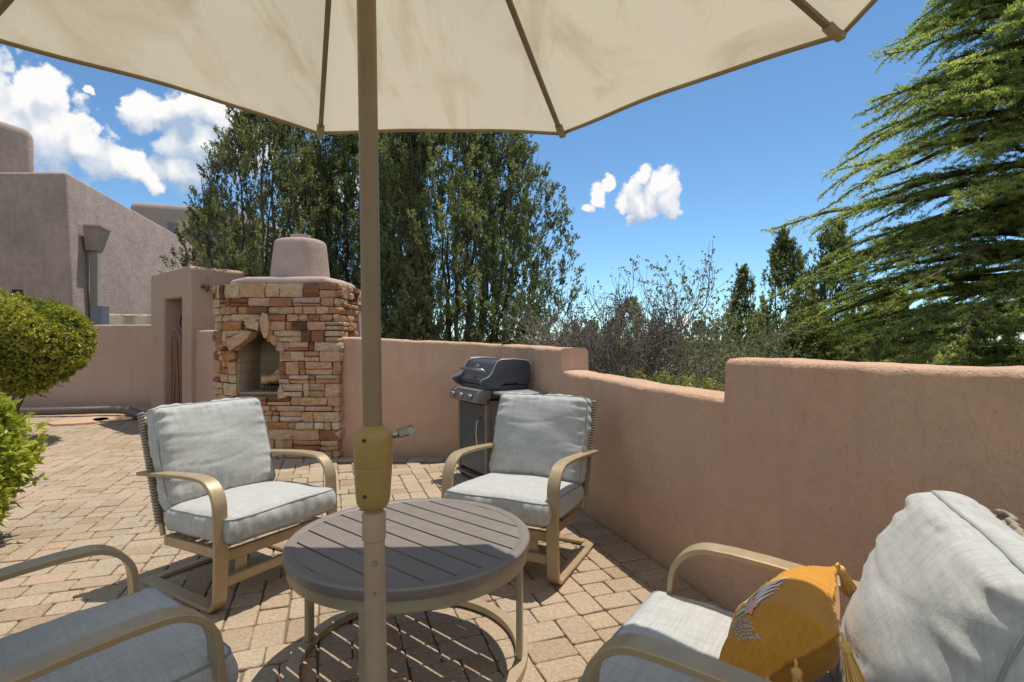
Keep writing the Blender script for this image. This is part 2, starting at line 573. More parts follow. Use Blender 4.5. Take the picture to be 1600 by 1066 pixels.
def m_firebrick():
    n = NT('firebrick')
    br = n.N.new('ShaderNodeTexBrick'); n.link(n.vec((1, 1, 1), rot=(R(90), 0, 0)), br.inputs[0])
    br.inputs['Color1'].default_value = (.52, .41, .27, 1); br.inputs['Color2'].default_value = (.44, .34, .22, 1)
    br.inputs['Mortar'].default_value = (.22, .17, .12, 1); br.inputs['Scale'].default_value = 1
    br.inputs['Brick Width'].default_value = .23; br.inputs['Row Height'].default_value = .12; br.inputs['Mortar Size'].default_value = .004
    sx = n.N.new('ShaderNodeSeparateXYZ'); n.link(n.tc.outputs['Object'], sx.inputs[0])
    so_ = n.N.new('ShaderNodeMapRange'); n.link(sx.outputs['Z'], so_.inputs[0]); so_.inputs[1].default_value = 1.12; so_.inputs[2].default_value = 1.42
    return n.done(n.bsdf(n.mix(n.math('MULTIPLY', so_.outputs[0], n.ramp(n.noise(7, 5, .6), [(.3, (.5,) * 3), (.6, (1,) * 3)])), n.mix(.4, br.outputs[0], n.ramp(n.noise(5, 4, .6), [(.3, (.20, .15, .10)), (.7, (.55, .44, .30))]), 'MIX'), (.05, .04, .03)), .9))


WALL_C = (.42, .295, .225)
M = dict(
    wall=m_stucco('stucco_rose_tan', (.585, .38, .255), .09, patch=(.60, .355, .225), bumpd=.018),
    wall_far=m_stucco('stucco_tan', (.50, .335, .255), .06),
    house=m_stucco('stucco_grey_mauve', (.44, .335, .28), .17, bumpd=.035),
    house2=m_stucco('stucco_warm_grey', (.36, .31, .26), .06),
    beige=m_stucco('stucco_beige', (.50, .41, .28), .06),
    cap=m_stucco('stucco_rose_chimney', (.50, .37, .31), .08),
    stone=m_stone(), paver=m_paver(), canopy=m_canopy(), ground=m_ground(), firebrick=m_firebrick(),
    joint=m_plain('joint_sand', (.17, .125, .08), .95, bumpn=60),
    frame=m_metal('champagne_metal', (.43, .32, .185), .40, .3),
    apron=m_metal('champagne_metal_table', (.42, .335, .21), .42, .25),
    slat=m_metal('taupe_powder_coat', (.235, .20, .17), .42, .15, .05),
    fabric=m_fabric('grey_linen', (.51, .50, .455), (.365, .36, .33)),
    piping=m_plain('grey_cord_shaded', (.27, .28, .28), .9, bumpn=200),  # fabric-grey cord, darkened to paint in the shadow line along the seam
    wicker=m_plain('taupe_wicker', (.30, .25, .19), .55, bumpn=90),
    pole=m_metal('bronze_pole', (.26, .178, .088), .42, .2),
    poleb=m_metal('tan_tube', (.42, .30, .195), .5, .15),
    crank=m_plain('mustard_plastic', (.37, .235, .065), .42, bumpn=220),
    crank_d=m_plain('dark_hole', (.05, .02, .015), .6),
    steel=m_metal('steel', (.42, .41, .39), .28, .9),
    rib=m_metal('olive_rib', (.20, .16, .095), .5, .1),
    hem=m_plain('hem_canvas', (.34, .27, .155), .9, bumpn=250),
    grill=m_metal('charcoal_enamel', (.075, .08, .09), .36, .15),
    grill_t=m_metal('grey_cart_panel', (.20, .17, .145), .45, .2),
    grill_l=m_metal('light_grey_trim', (.34, .35, .36), .4, .3),
    bark=m_bark('bark_grey', (.20, .16, .125)), bark_r=m_bark('bark_brown', (.15, .105, .07)),
    twig=m_bark('twig_grey', (.56, .48, .38)), twig_d=m_bark('twig_dark', (.36, .30, .25)),
    jun=m_leaf('juniper_leaf', (.06, .08, .035), (.185, .22, .105), (.38, .41, .23), .5),
    jun2=m_leaf('juniper_leaf_olive', (.06, .075, .03), (.18, .205, .09), (.35, .37, .18), .42),
    cedar=m_leaf('cedar_needle', (.09, .13, .04), (.34, .42, .13), (.64, .68, .26), .6),
    box=m_leaf('boxwood_leaf', (.05, .075, .012), (.20, .24, .035), (.46, .44, .10), .38, .35),
    box2=m_leaf('privet_leaf', (.08, .13, .015), (.30, .36, .04), (.56, .56, .11), .42, .35),
    red=m_leaf('dry_leaf', (.06, .05, .03), (.13, .09, .055), (.22, .15, .09), .3),
    darkleaf=m_leaf('dark_leaf', (.02, .02, .022), (.045, .045, .045), (.08, .085, .07), .2),
    mustard=m_fabric('mustard_linen', (.58, .27, .035), (.46, .20, .022), 1.4),
    tassel=m_plain('tassel_yarn', (.70, .42, .12), .8, bumpn=300),
    emb_w=m_plain('print_white', (.78, .74, .66), .9), emb_g=m_plain('print_green', (.55, .60, .32), .9),
    emb_b=m_plain('print_grey_blue', (.42, .45, .45), .9), emb_p=m_plain('print_pink', (.72, .42, .36), .9),
    emb_r=m_plain('print_rust', (.55, .16, .06), .9),
    hose=m_plain('corrugated_hose', (.12, .085, .07), .5), gate=m_plain('gate_wood', (.17, .07, .04), .6, bumpn=30), gate_l=m_plain('gate_wood_light', (.30, .15, .09), .6, bumpn=30),
    black=m_plain('black_iron', (.03, .028, .026), .5, .3), lightm=m_plain('bluegrey_post', (.16, .17, .19), .7),
    dark=m_plain('dark_void', (.03, .028, .028), .9), flag=m_plain('flagstone', (.50, .32, .19), .85, bumpn=20),
)

# ------------------------------------------------------------------ ground and terrain
U = np.array([.944, .33]); Vv = np.array([-.33, .944])        # directions across / along the right wall


def wall_x(y): return 1.998 - .35 * y                            # inner face of the right wall


def build_ground():
    # terrain: level by the house, falling away beyond the right wall
    xs = np.concatenate([[-6000, -1500, -400, -120, -60], np.linspace(-40, 40, 61), [60, 120, 400, 1500, 6000]])
    ys = np.concatenate([[-3000, -400, -60], np.linspace(-20, 60, 61), [90, 150, 400, 1500, 9000]])
    V = []
    for y in ys:
        for x in xs:
            d = (x - wall_x(y)) * .944
            d2 = y - 7.0
            e = max(d, d2 if x > -2.5 else -9)
            z = -.06
            if e > .25: z = -.06 - min(1.3, (e - .25) * .25)
            if abs(x) > 60 or y > 80: z = -1.4 - (max(abs(x), y) - 60) * .006 if x > -30 else -.06 - max(0, y - 60) * .004
            z = max(z, -12)
            V.append((x, y, z))
    nx, ny = len(xs), len(ys)
    F = [(j * nx + i, j * nx + i + 1, (j + 1) * nx + i + 1, (j + 1) * nx + i) for j in range(ny - 1) for i in range(nx - 1)]
    o = MB().add(V, F).build('ground', M['ground'], smooth=True)
    tag(o, kind='structure')


build_ground()


def tile_block(n, r):
    """random exact tiling of an n x n unit block by 3x2, 2x3, 2x2 bricks"""
    g = [[0] * n for _ in range(n)]
    out = []
    cnt = [0]

    def first():
        for j in range(n):
            for i in range(n):
                if not g[j][i]: return i, j
        return None

    def rec():
        cnt[0] += 1
        if cnt[0] > 4000: return False
        f = first()
        if f is None: return True
        i, j = f
        opts = [(3, 2), (3, 2), (2, 3), (2, 2)]
        r.shuffle(opts)
        seen = set()
        for w, h in opts:
            if (w, h) in seen: continue
            seen.add((w, h))
            if i + w > n or j + h > n: continue
            if any(g[j + b][i + a] for a in range(w) for b in range(h)): continue
            # reject 1-wide leftovers in the row
            k = i + w; gap = 0
            while k < n and not g[j][k]: gap += 1; k += 1
            if gap == 1: continue
            for a in range(w):
                for b in range(h): g[j + b][i + a] = 1
            out.append((i, j, w, h))
            if rec(): return True
            out.pop()
            for a in range(w):
                for b in range(h): g[j + b][i + a] = 0
        return False
    while True:
        cnt[0] = 0; out.clear()
        for row in g: row[:] = [0] * n
        if rec(): return list(out)


def build_patio():
    r = random.Random(3)
    blocks = [tile_block(12, r) for _ in range(14)]
    u0 = .071
    mb = MB(); 
    O = np.array([wall_x(0), 0.0]) - U * (.225)                   # inside of the soldier course along the right wall

    def paver(quad, val, h=0.0):
        q = np.array(quad)                                         # 4x2, counter clockwise
        c = q.mean(0)
        g = .0032
        def shrink(q, d):
            out = []
            for k in range(4):
                a = q[(k - 1) % 4] - q[k]; b = q[(k + 1) % 4] - q[k]
                a = a / np.linalg.norm(a); b = b / np.linalg.norm(b)
                out.append(q[k] + (a + b) * d)
            return np.array(out)
        q0 = shrink(q, g); q1 = shrink(q, g + .0018); q2 = shrink(q, g + .006)
        q0 = q0 + rng.normal(0, .0026, (4, 2))
        tz = h + rng.normal(0, .0012) + rng.normal(0, .0010, 4)
        pts = []
        def octo(qq, cut):
            o = []
            for k in range(4):
                a = qq[(k - 1) % 4] - qq[k]; b = qq[(k + 1) % 4] - qq[k]
                a = a / np.linalg.norm(a); b = b / np.linalg.norm(b)
                o += [qq[k] + a * cut, qq[k] + b * cut]
            return np.array(o)
        r0 = octo(q0, .011); r1 = octo(q1 + (q0 - shrink(q, g)), .011); r2 = octo(q2 + (q0 - shrink(q, g)), .009)
        V = [(*p, -.03) for p in r0] + [(*p, -.006 + tz[i // 2]) for i, p in enumerate(r0)] + \
            [(*p, -.002 + tz[i // 2]) for i, p in enumerate(r1)] + [(*p, tz[i // 2]) for i, p in enumerate(r2)]
        F = []
        for L_ in range(3):
            for k in range(8):
                F.append((L_ * 8 + k, L_ * 8 + (k + 1) % 8, (L_ + 1) * 8 + (k + 1) % 8, (L_ + 1) * 8 + k))
        F.append(tuple(range(24, 32)))
        mb.add(V, F, val)

    def inside(p):
        x, y = p
        if y > 11.0 or y < -.3: return False
        if x < -9.5 or x > wall_x(y) - .235: return False
        if x > -1.9 and y > 6.02: return False
        if x > -3.4 and y > 6.25: return False
        return True
    B = 12 * u0
    for bi in range(-15, 2):
        for bj in range(-6, 17):
            blk = r.choice(blocks); flip = r.random() < .5; flop = r.random() < .5
            cu = O + U * (bi * B - B) + Vv * (bj * B)
            cc = cu + U * B / 2 + Vv * B / 2
            if not (-12 < cc[0] < 2.5 and -.8 < cc[1] < 12): continue
            if cc[1] < -.5: continue
            for (i, j, w, h) in blk:
                if flip: i = 12 - i - w
                if flop: j = 12 - j - h
                q = [cu + U * u0 * a + Vv * u0 * b for a, b in ((i, j), (i + w, j), (i + w, j + h), (i, j + h))]
                c = (q[0] + q[2]) / 2
                if not inside(c): continue
                if c[1] > 5.74 and c[0] > -1.97: continue
                paver(q, min(1, max(0, rng.normal(.5, .27))))
    # soldier course along the right wall
    k = 0; s = -1.0
    while True:
        p = np.array([wall_x(0), 0.0]) + Vv * s
        if p[1] > 5.95: break
        wd = .138
        if p[1] > -.4:
            paver([p - U * .225 , p - U * .004, p + Vv * wd - U * .004, p + Vv * wd - U * .225][0:4], min(1, max(0, rng.normal(.4, .2))))
        s += wd + .001
    # soldier course along the back wall
    x = -1.97
    while x < -.28:
        wd = .20
        paver([np.array(a) for a in ((x, 5.83), (x + wd, 5.83), (x + wd, 6.04), (x, 6.04))], min(1, max(0, rng.normal(.4, .2))))
        x += wd + .001
    o = mb.build('patio_paving', M['paver'])
    tag(o, kind='structure')
    b = MB().add([(-9.6, -.6, -.012), (2.3, -.6, -.012), (2.3, 10.9, -.012), (-9.6, 10.9, -.012)], [(0, 1, 2, 3)])
    tag(b.build('paving_bed', M['joint']), kind='structure')


build_patio()

# ------------------------------------------------------------------ stucco walls


def hash_noise(p, s):
    return (math.sin(p * 12.9 * s) + math.sin(p * 7.13 * s + 1.3) + math.sin(p * 23.7 * s + .4)) / 3


def wall_run(mb, pts, heights, th, z0=-.3, left=True, r=.035, capA=True, capB=True, step=.035, seed=0.0, wob=.006):
    """wall whose visible face follows pts; thickness to the +normal side; rounded, hand-trowelled top"""
    pts = [np.array(p, float) for p in pts]
    P = []; Hh = []; T = []
    for i in range(len(pts) - 1):
        L_ = np.linalg.norm(pts[i + 1] - pts[i]); n = max(2, int(L_ / step))
        for k in range(n + (1 if i == len(pts) - 2 else 0)):
            f = k / n
            P.append(pts[i] * (1 - f) + pts[i + 1] * f); Hh.append(heights[i] * (1 - f) + heights[i + 1] * f)
    P = np.array(P); T = np.gradient(P, axis=0); T /= np.linalg.norm(T, axis=1)[:, None]
    Nn = np.stack([-T[:, 1], T[:, 0]], 1) * (1 if left else -1)
    prof = []
    for a in range(5):
        th_ = a / 4 * math.pi / 2
        prof.append((r - r * math.cos(th_) if False else r * (1 - math.cos(th_)), -r + r * math.sin(th_)))
    prof = [(0, None, 0)] + [(0, None, f) for f in (.25, .5, .75)] + [(d, z, 1) for d, z in prof]
    back = [(th - d, z, k) for d, z, k in reversed(prof)]
    prof = prof + [(th * .5, .004, 1)] + back
    k = len(prof); V = []
    for i in range(len(P)):
        s = i * step + seed
        for j, (d, z, f) in enumerate(prof):
            h = Hh[i] + wob * hash_noise(s, .6)
            jit = wob * .5 * hash_noise(s + j * 3.1, 1.3) + (rng.normal(0, .0018) if (z is not None) else 0)
            zz = (z0 + (h - r - z0) * f) if z is None else h + z + jit * .7
            q = P[i] + Nn[i] * (d + jit * (1 if d < th / 2 else -1))
            V.append((q[0], q[1], zz))
    F = [(i * k + j, (i + 1) * k + j, (i + 1) * k + j + 1, i * k + j + 1) for i in range(len(P) - 1) for j in range(k - 1)]
    if capA: F.append(tuple(range(k)))
    if capB: F.append(tuple(range((len(P) - 1) * k, len(P) * k))[::-1])
    mb.add(V, F)


mb = MB()
yw = lambda y: (wall_x(y), y)
TH = .26
wall_run(mb, [yw(6.06), yw(4.515), yw(4.500), yw(2.655), yw(2.64), yw(-.6)], [1.285, 1.27, 1.075, 1.045, 1.255, 1.26], TH, left=True, capA=False, seed=1)
o = fix_normals(mb.build('garden_wall', M['wall'], smooth=True, angle=50))
tag(o, 'tan stucco garden wall with a lowered middle section, running along the right side of the patio', 'wall')
mb = MB()
wall_run(mb, [(-1.965, 6.06), (-.12, 6.06)], [1.375, 1.29], .26, left=True, seed=3, capB=False)
o = fix_normals(mb.build('garden_wall', M['wall'], smooth=True, angle=50))
tag(o, 'rose tan stucco wall between stone fireplace and the corner behind the gas grill', 'wall')
mb = MB()
wall_run(mb, [at(300, 8.15)[:2], at(345, 7.4)[:2]], [1.48, 1.48], .25, left=True, seed=3)
o = fix_normals(mb.build('garden_wall', M['wall_far'], smooth=True, angle=50))
tag(o, 'short stucco wall between gateway pillar and stone fireplace', 'wall')
mb = MB()
wall_run(mb, [(-14.5, 10.75), (-7.2, 10.6), (-6.2, 9.25)], [1.64, 1.64, 1.62], .3, left=True, seed=2, step=.12)
o = fix_normals(mb.build('garden_wall', M['wall_far'], smooth=True, angle=50))
tag(o, 'long tan stucco wall behind the round clipped bush, left of the gateway', 'wall')

# ------------------------------------------------------------------ gateway pillar


def gateway():
    A = np.array(at(297, 8.0)[:2]); Bp = np.array(at(235, 8.95)[:2])
    d = Bp - A; L_ = np.linalg.norm(d); rz = math.atan2(d[1], d[0])
    # local x from A (near corner) to B; the front face looks at -y after mirroring, so use x reversed
    rz2 = math.atan2(-d[1], -d[0])
    root = thing('gateway', 'tall stucco gateway pillar with narrow doorway opening and carved wooden gate', 'gateway', (Bp[0], Bp[1], 0), rz2)
    H_ = 2.44; T_ = .85
    x0, x1 = .50 * L_, .80 * L_     # doorway
    X0, X1 = .36 * L_, .80 * L_
    mb = MB()
    mb.prism([(0, -.05), (X0, -.05), (X0, 2.0), (X1, 2.0), (X1, -.05), (L_, -.05), (L_, H_ + .0), (L_ - .05, H_ + .035), (.05, H_ - .0), (0, H_ - .05)], 0, T_)
    o = mb.build('pillar', M['wall_far'], root)
    bv = o.modifiers.new('round', 'BEVEL'); bv.width = .035; bv.segments = 3; bv.limit_method = 'ANGLE'
    g = MB()
    pts = [(X0 + .04, .02)]
    W = X1 - X0 - .02
    for k in range(13):
        f = k / 12
        pts.append((X0 + .04 + W * f, 1.35 + .38 * math.sin(f * math.pi / 2)))
    pts.append((X0 + .04 + W, .02))
    pts = [p for i, p in enumerate(pts)]
    g.prism(pts[::-1], .10, .14)
    go = g.build('gate', M['gate'], root)
    c = MB()
    for k in range(3):
        path = [(X0 + .12 + .10 * k + .06 * math.sin(t * 2.6 + k), .09, .2 + 1.15 * t) for t in np.linspace(0, 1, 20)]
        c.tube(path, .012, 6)
    path = [(X0 + .1 + W * .55 * math.cos(a), .09, 1.22 + .32 * math.sin(a)) for a in np.linspace(.1, 1.6, 14)]
    c.tube(path, .014, 6)
    c.build('carving', M['gate_l'], go, smooth=True)
    h = MB()
    h.tube([(X1 - .10, .08, 1.50), (X1 - .16, .05, 1.56), (X1 - .22, .06, 1.62), (X1 - .2, .08, 1.72)], .015, 6)
    h.build('handle', M['black'], go, smooth=True)


gateway()

# ------------------------------------------------------------------ house


def adobe_mass(name, foot, h, mat, parent, batter=.04, bev=.18, tops=None, lean=0):
    """battered block; foot = 4+ plan corners"""
    foot = np.array(foot, float); c = foot.mean(0); n = len(foot)
    top = c + (foot - c) * (1 - batter)
    if lean: foot = foot.copy(); foot[1:3, 0] -= lean * .75; top[1:3, 0] += lean * .25
    hs = tops if tops else [h] * n
    V = [(*p, -.1) for p in foot] + [(*p, hs[i]) for i, p in enumerate(top)]
    F = [tuple(range(n))[::-1], tuple(range(n, 2 * n))] + [(i, (i + 1) % n, (i + 1) % n + n, i + n) for i in range(n)]
    o = MB().add(V, F).build(name, mat, parent)
    b = o.modifiers.new('round', 'BEVEL'); b.width = bev; b.segments = 4; b.limit_method = 'ANGLE'
    o.data.polygons.foreach_set('use_smooth', [True] * len(o.data.polygons))
    return o


def house():
    root = thing('adobe_house', 'grey mauve adobe house with sloping parapet, drain spout box and downpipe, left of the patio', 'house', (-12, 14, 0))
    def loc(pts): return [(p[0] + 12, p[1] - 14) for p in pts]
    A = at(108, 12)[:2]; Bf = at(303, 21.5)[:2]
    d = np.array(Bf) - np.array(A); L_ = np.linalg.norm(d); d /= L_; nr = np.array([-d[1], d[0]])
    hA = EYE + 262 / 822 * 12; hB = EYE + 150 / 822 * 21.5
    # main wing: front corner A, long side to B, body extends to the left
    C_ = (A[0] - 9, 12.4); D_ = (Bf[0] - 9, 21.5)
    adobe_mass('wall', loc([C_, A, Bf, D_]), hA, M['house'], root, .0, .08, tops=[hA + .12, hA, hB, hB], lean=-.25)
    u = at(-60, 16.5); v = at(60, 16.5)
    adobe_mass('wall', loc([(u[0] - 4, 16.5), (v[0], 16.5), (v[0] - 4.3, 21), (u[0] - 7, 21)]), 7.7, M['house'], root, .05, .3, tops=[9.9, 8.0, 8.0, 9.9])
    # canale with downpipe on the long side
    sp = np.array(A) + d * .80
    an = math.atan2(d[1], d[0])
    F_ = frame((sp[0] + 12 + .12, sp[1] - 14, 0), an)
    zb = EYE + 132 / 822 * 13.3; zt = EYE + 165 / 822 * 13.3
    s_ = MB()
    V = [(-.17, -.18, zb), (.17, -.18, zb), (.17, .05, zb), (-.17, .05, zb), (-.27, -.30, zt), (.27, -.30, zt), (.27, .05, zt), (-.27, .05, zt)]
    s_.add(xf(V, F_), [(0, 3, 2, 1), (4, 5, 6, 7), (0, 1, 5, 4), (1, 2, 6, 5), (2, 3, 7, 6), (3, 0, 4, 7)])
    s_.box(-.29, .29, -.32, .05, zt + .002, zt + .05, F_)
    s_.build('drain_spout', M['house2'], root)
    p_ = MB(); p_.bbox(-.09, .09, -.17, -.01, .0, zb - .002, .01, F_)
    p_.build('downpipe', M['house2'], root)
    w_ = MB()
    q = at(145, 11.95); w_.box(q[0] + 12, q[0] + 12.22, q[1] - 14.02, q[1] - 13.8, 1.5, 2.1)
    w_.build('wall_lamp', M['lightm'], root)
    w2 = MB(); q = at(27, 12.2); w2.bbox(q[0] + 12, q[0] + 12.42, -1.95, -1.6, 2.13, 2.49, .01)
    w2.build('vent_box', M['dark'], root)


house()


def rear_house():
    root = thing('adobe_building', 'warm grey adobe building with dark beam and posts, half hidden behind the juniper', 'house', (-14, 24, 0))
    def P(px, Y): q = at(px, Y); return (q[0] + 14, q[1] - 24)
    h1 = EYE + 219 / 822 * 23
    adobe_mass('wall', [P(190, 23), P(372, 24.5), (P(372, 24.5)[0] + .5, 8), (P(200, 23)[0], 8)], h1, M['house2'], root, .04, .3)
    zb = EYE + 165 / 822 * 22.6
    # porch: beam, posts
    a = P(262, 22.4); b = P(372, 23.6)
    f = frame((a[0], a[1], 0), math.atan2(b[1] - a[1], b[0] - a[0])); L_ = math.hypot(b[0] - a[0], b[1] - a[1])
    MB().box(0, L_, -.15, .15, zb, zb + .42, f).build('beam', M['lightm'], root)
    for k, px in enumerate((L_ * .55, L_ * .99)):
        MB().bbox(px - .14, px + .14, -.13, .13, 0, zb - .003, .02, f).build('post', M['lightm'], root)
    MB().box(.1, L_, .5, .66, 0, zb - .1, f).build('porch_wall', M['beige'], root)
    sp = MB(); q = P(291, 22.7); z = EYE + 185 / 822 * 22.6
    sp.prism([(-.16, z - .55), (.16, z - .55), (.34, z), (-.34, z)], q[1] - .25, q[1] + .35, frame((q[0], 0, 0), 0))
    sp.build('drain_spout', M['beige'], root)


rear_house()
mb = MB()
wall_run(mb, [at(120, 12.6)[:2], at(240, 14.5)[:2]], [EYE + .62, EYE + .66], .3, left=True, step=.15, wob=.02)
o = fix_normals(mb.build('planter_wall', M['beige'], smooth=True, angle=50))
tag(o, 'low beige stucco wall just below the grey house side wall', 'wall')

# ------------------------------------------------------------------ stone fireplace


def fireplace():
    ox, oy = -2.6, 6.0
    root = thing('stone_fireplace', 'outdoor ledge stone fireplace with arched firebox and stucco chimney', 'fireplace', (ox, oy, 0))
    P = [np.array(p) - np.array([ox, oy]) for p in ((-3.60, 6.75), (-3.53, 6.33), (-3.17, 6.02), (-1.99, 5.98), (-1.985, 6.55), (-2.0, 6.95))]
    seg = [np.linalg.norm(P[i + 1] - P[i]) for i in range(len(P) - 1)]
    cum = np.concatenate([[0], np.cumsum(seg)])
    H_ = 1.99

    def pos(s):
        s = min(max(s, 0), cum[-1] - 1e-6)
        i = int(np.searchsorted(cum, s, side='right') - 1); i = min(i, len(seg) - 1)
        f = (s - cum[i]) / seg[i]; d = (P[i + 1] - P[i]) / seg[i]
        return P[i] + d * (s - cum[i]), d
    # opening in path coordinates (front segment index 2)
    s0 = cum[2]
    def xs(px): return (px - 800) / 822 * 6.0 - ox
    oc = xs(404); ow = .245
    sc_ = s0 + (oc - P[2][0]); zb, zs, zt = .74, 1.14, 1.46

    def gap(z):
        if z < zb or z > zt: return None
        if z < zs: return (sc_ - ow, sc_ + ow)
        w = ow * max(0, 1 - ((z - zs) / (zt - zs)) ** 1.5) ** .9
        return (sc_ - w - .01, sc_ + w + .01)
    st = MB(); r = random.Random(21)
    def stone(sa, sb, za, zb_, val):
        out = r.uniform(.0, .035)
        g = .0055
        sa += g; sb -= g; za += g * .8; zb_ -= g * .8
        if sb - sa < .015: return
        # cut stones at corners of the path so they turn with it
        cuts = [sa] + [c for c in cum[1:-1] if sa + .012 < c < sb - .012] + [sb]
        nsub = 3
        ss = []
        for a, b in zip(cuts[:-1], cuts[1:]):
            for k in range(nsub): ss.append(a + (b - a) * k / nsub)
        ss.append(sb)
        ss = np.array(ss); m = len(ss); nz = 4
        zz = np.linspace(za, zb_, nz)
        jitz = [r.uniform(-.006, .006) for _ in range(4)]
        V = []
        for i, s in enumerate(ss):
            p, d = pos(s)
            if i == 0 and len(cuts) == 2: pass
            nrm = np.array([d[1], -d[0]])
            for c in cum[1:-1]:
                if abs(s - c) < .02:
                    k = list(cum).index(c)
                    d2 = (P[k + 1] - P[k]) / seg[k]; d1 = (P[k] - P[k - 1]) / seg[k - 1]
                    dd = d1 + d2; dd /= np.linalg.norm(dd); nrm = np.array([dd[1], -dd[0]]) * 1.08
            eu = min(i, m - 1 - i); 
            for j, z in enumerate(zz):
                ev = min(j, nz - 1 - j)
                inset = (.010 if eu == 0 else 0) + (.008 if ev == 0 else 0)
                off = .03 + out - inset + r.uniform(-.006, .006)
                zj = z + (jitz[0] * (1 - i / (m - 1)) + jitz[1] * i / (m - 1)) * (1 if j == nz - 1 else (-1 if j == 0 else 0)) * .8
                q = p + nrm * off + d * r.uniform(-.004, .004)
                V.append((q[0], q[1], zj))
        F = [(i * nz + j, (i + 1) * nz + j, (i + 1) * nz + j + 1, i * nz + j + 1) for i in range(m - 1) for j in range(nz - 1)]
        # side skirts back into the mortar
        base = len(V)
        ring = [i * nz for i in range(m)] + [(m - 1) * nz + j for j in range(1, nz)] + [i * nz + nz - 1 for i in range(m - 2, -1, -1)] + [j for j in range(nz - 2, 0, -1)]
        for idx in ring:
            x, y, z = V[idx]
            i = idx // nz; p, d = pos(ss[i]); nrm = np.array([d[1], -d[0]])
            V.append((x - nrm[0] * .05, y - nrm[1] * .05, z))
        n = len(ring)
        for k in range(n):
            F.append((ring[k], base + k, base + (k + 1) % n, ring[(k + 1) % n]))
        st.add(V, F, val)
    z = 0.0
    while z < H_ - .03:
        h = r.choice([.065, .085, .10, .12, .135, .15])
        if z + h > H_ - .05: h = H_ - z
        g = gap(z + h / 2)
        runs = [(0, cum[-1])] if g is None else [(0, g[0]), (g[1], cum[-1])]
        for a, b in runs:
            s = a
            while s < b - .01:
                w = r.choice([.08, .12, .16, .20, .25, .31]) * r.uniform(.85, 1.1)
                if b - (s + w) < .07: w = b - s
                # sometimes a tall course splits into two thin stones
                val = min(1, max(0, r.betavariate(1.5, 1.25) + (.08 if z < 1.1 else -.05)))
                if h > .095 and r.random() < .38:
                    c = h * r.uniform(.4, .6)
                    stone(s, s + w, z, z + c, val); stone(s, s + w, z + c, z + h, min(1, max(0, r.betavariate(1.5, 1.25))))
                else:
                    stone(s, s + w, z, z + h, val)
                s += w
        z += h
    st.build('stone_facing', M['stone'], root, smooth=False)
    # odd shaped stones fitted round the mouth of the firebox
    odd = [([(358, 549), (352, 531), (377, 519), (392, 517), (387, 528), (371, 540)], .62), ([(407, 518), (404, 500), (409, 488), (417, 491), (420, 508), (417, 527), (412, 529)], .66),
           ([(384, 512), (380, 500), (397, 498), (404, 505), (402, 517)], .75), ([(419, 532), (421, 523), (432, 526), (431, 540), (426, 541)], .45), ([(430, 548), (432, 533), (441, 536), (444, 546), (440, 551)], .93),
           ([(436, 562), (438, 553), (452, 551), (454, 562)], .35), ([(353, 566), (352, 553), (366, 551), (368, 560)], .3), ([(433, 624), (432, 612), (437, 600), (446, 622)], .7)]
    for poly, val in odd:
        q = [((px - 800) / 822 * 5.93 - ox, EYE - (py - 530) / 822 * 5.93) for px, py in poly]
        ar = MB(); ar.prism(q, -.052 - r.uniform(0, .02), .12, val=val)
        o = ar.build('arch_stone', M['stone'], root); fix_normals(o)
        b = o.modifiers.new('round', 'BEVEL'); b.width = .009; b.segments = 2
    # mortar body behind the stones, with the firebox opening
    bd = MB()
    yf = .02 + .0
    arch = [(oc + (ow + .03) * math.cos(a) * (1 if abs(math.cos(a)) > .98 else .93), zs + (zt - zs + .03) * math.sin(a) ** 1.25) for a in np.linspace(0, math.pi, 17)]
    xl, xr = P[2][0] , P[3][0] - .002
    bd.prism([(oc + ow + .03, -.05), (xr, -.05), (xr, H_ - .02), (oc + ow + .03, H_ - .02)], yf, .6)
    bd.prism([(xl, -.05), (oc - ow - .03, -.05), (oc - ow - .03, H_ - .02), (xl, H_ - .02)], yf, .6)
    bd.prism([(oc - ow - .03, -.05), (oc + ow + .03, -.05), (oc + ow + .03, zb - .02), (oc - ow - .03, zb - .02)], yf, .6)
    bd.prism([(oc + ow + .03, H_ - .02), (oc - ow - .03, H_ - .02)] + arch[::-1], yf, .6)
    V = [(*P[1], -.05), (*P[2], -.05), (P[2][0], .95, -.05), (*P[0], -.05)]
    V += [(a, b_, H_ - .02) for a, b_, _ in V]
    V = [(v[0], v[1] + .02, v[2]) for v in V]
    bd.add(V, [(0, 1, 5, 4), (1, 2, 6, 5), (2, 3, 7, 6), (3, 0, 4, 7), (4, 5, 6, 7)])
    fix_normals(bd.build('mortar_body', M['joint'], root))
    bk = MB()
    bk.prism([(P[2][0] + .02, -.05), (P[3][0] + .02, -.05), (P[3][0] + .02, H_ - .03), (P[2][0] + .02, H_ - .03)], .62, .97)
    bk.prism([(P[3][0] + .0, -.05), (P[3][0] + .17, -.05), (P[3][0] + .03, H_ - .03), (P[3][0] + .0, H_ - .03)], .66, .95)
    o = bk.build('rear_wall', M['cap'], root); fix_normals(o)
    # firebox
    fb = MB()
    d0, d1 = .03, .52
    fb.prism([(oc - ow - .028, zb), (oc - ow, zb), (oc - ow + .03, zt), (oc - ow - .028, zt)], d0, d1)
    fb.prism([(oc + ow, zb), (oc + ow + .028, zb), (oc + ow + .028, zt), (oc + ow - .03, zt)], d0, d1)
    fb.prism([(oc - ow, zb), (oc + ow, zb), (oc + ow, zt + .03), (oc - ow, zt + .03)], d1 + .002, d1 + .05)
    fb.prism([(oc - ow - .02, zb - .018), (oc + ow + .02, zb - .018), (oc + ow + .02, zb - .002), (oc - ow - .02, zb - .002)], d0, d1)
    fix_normals(fb.build('firebox', M['firebrick'], root))
    gr = MB()
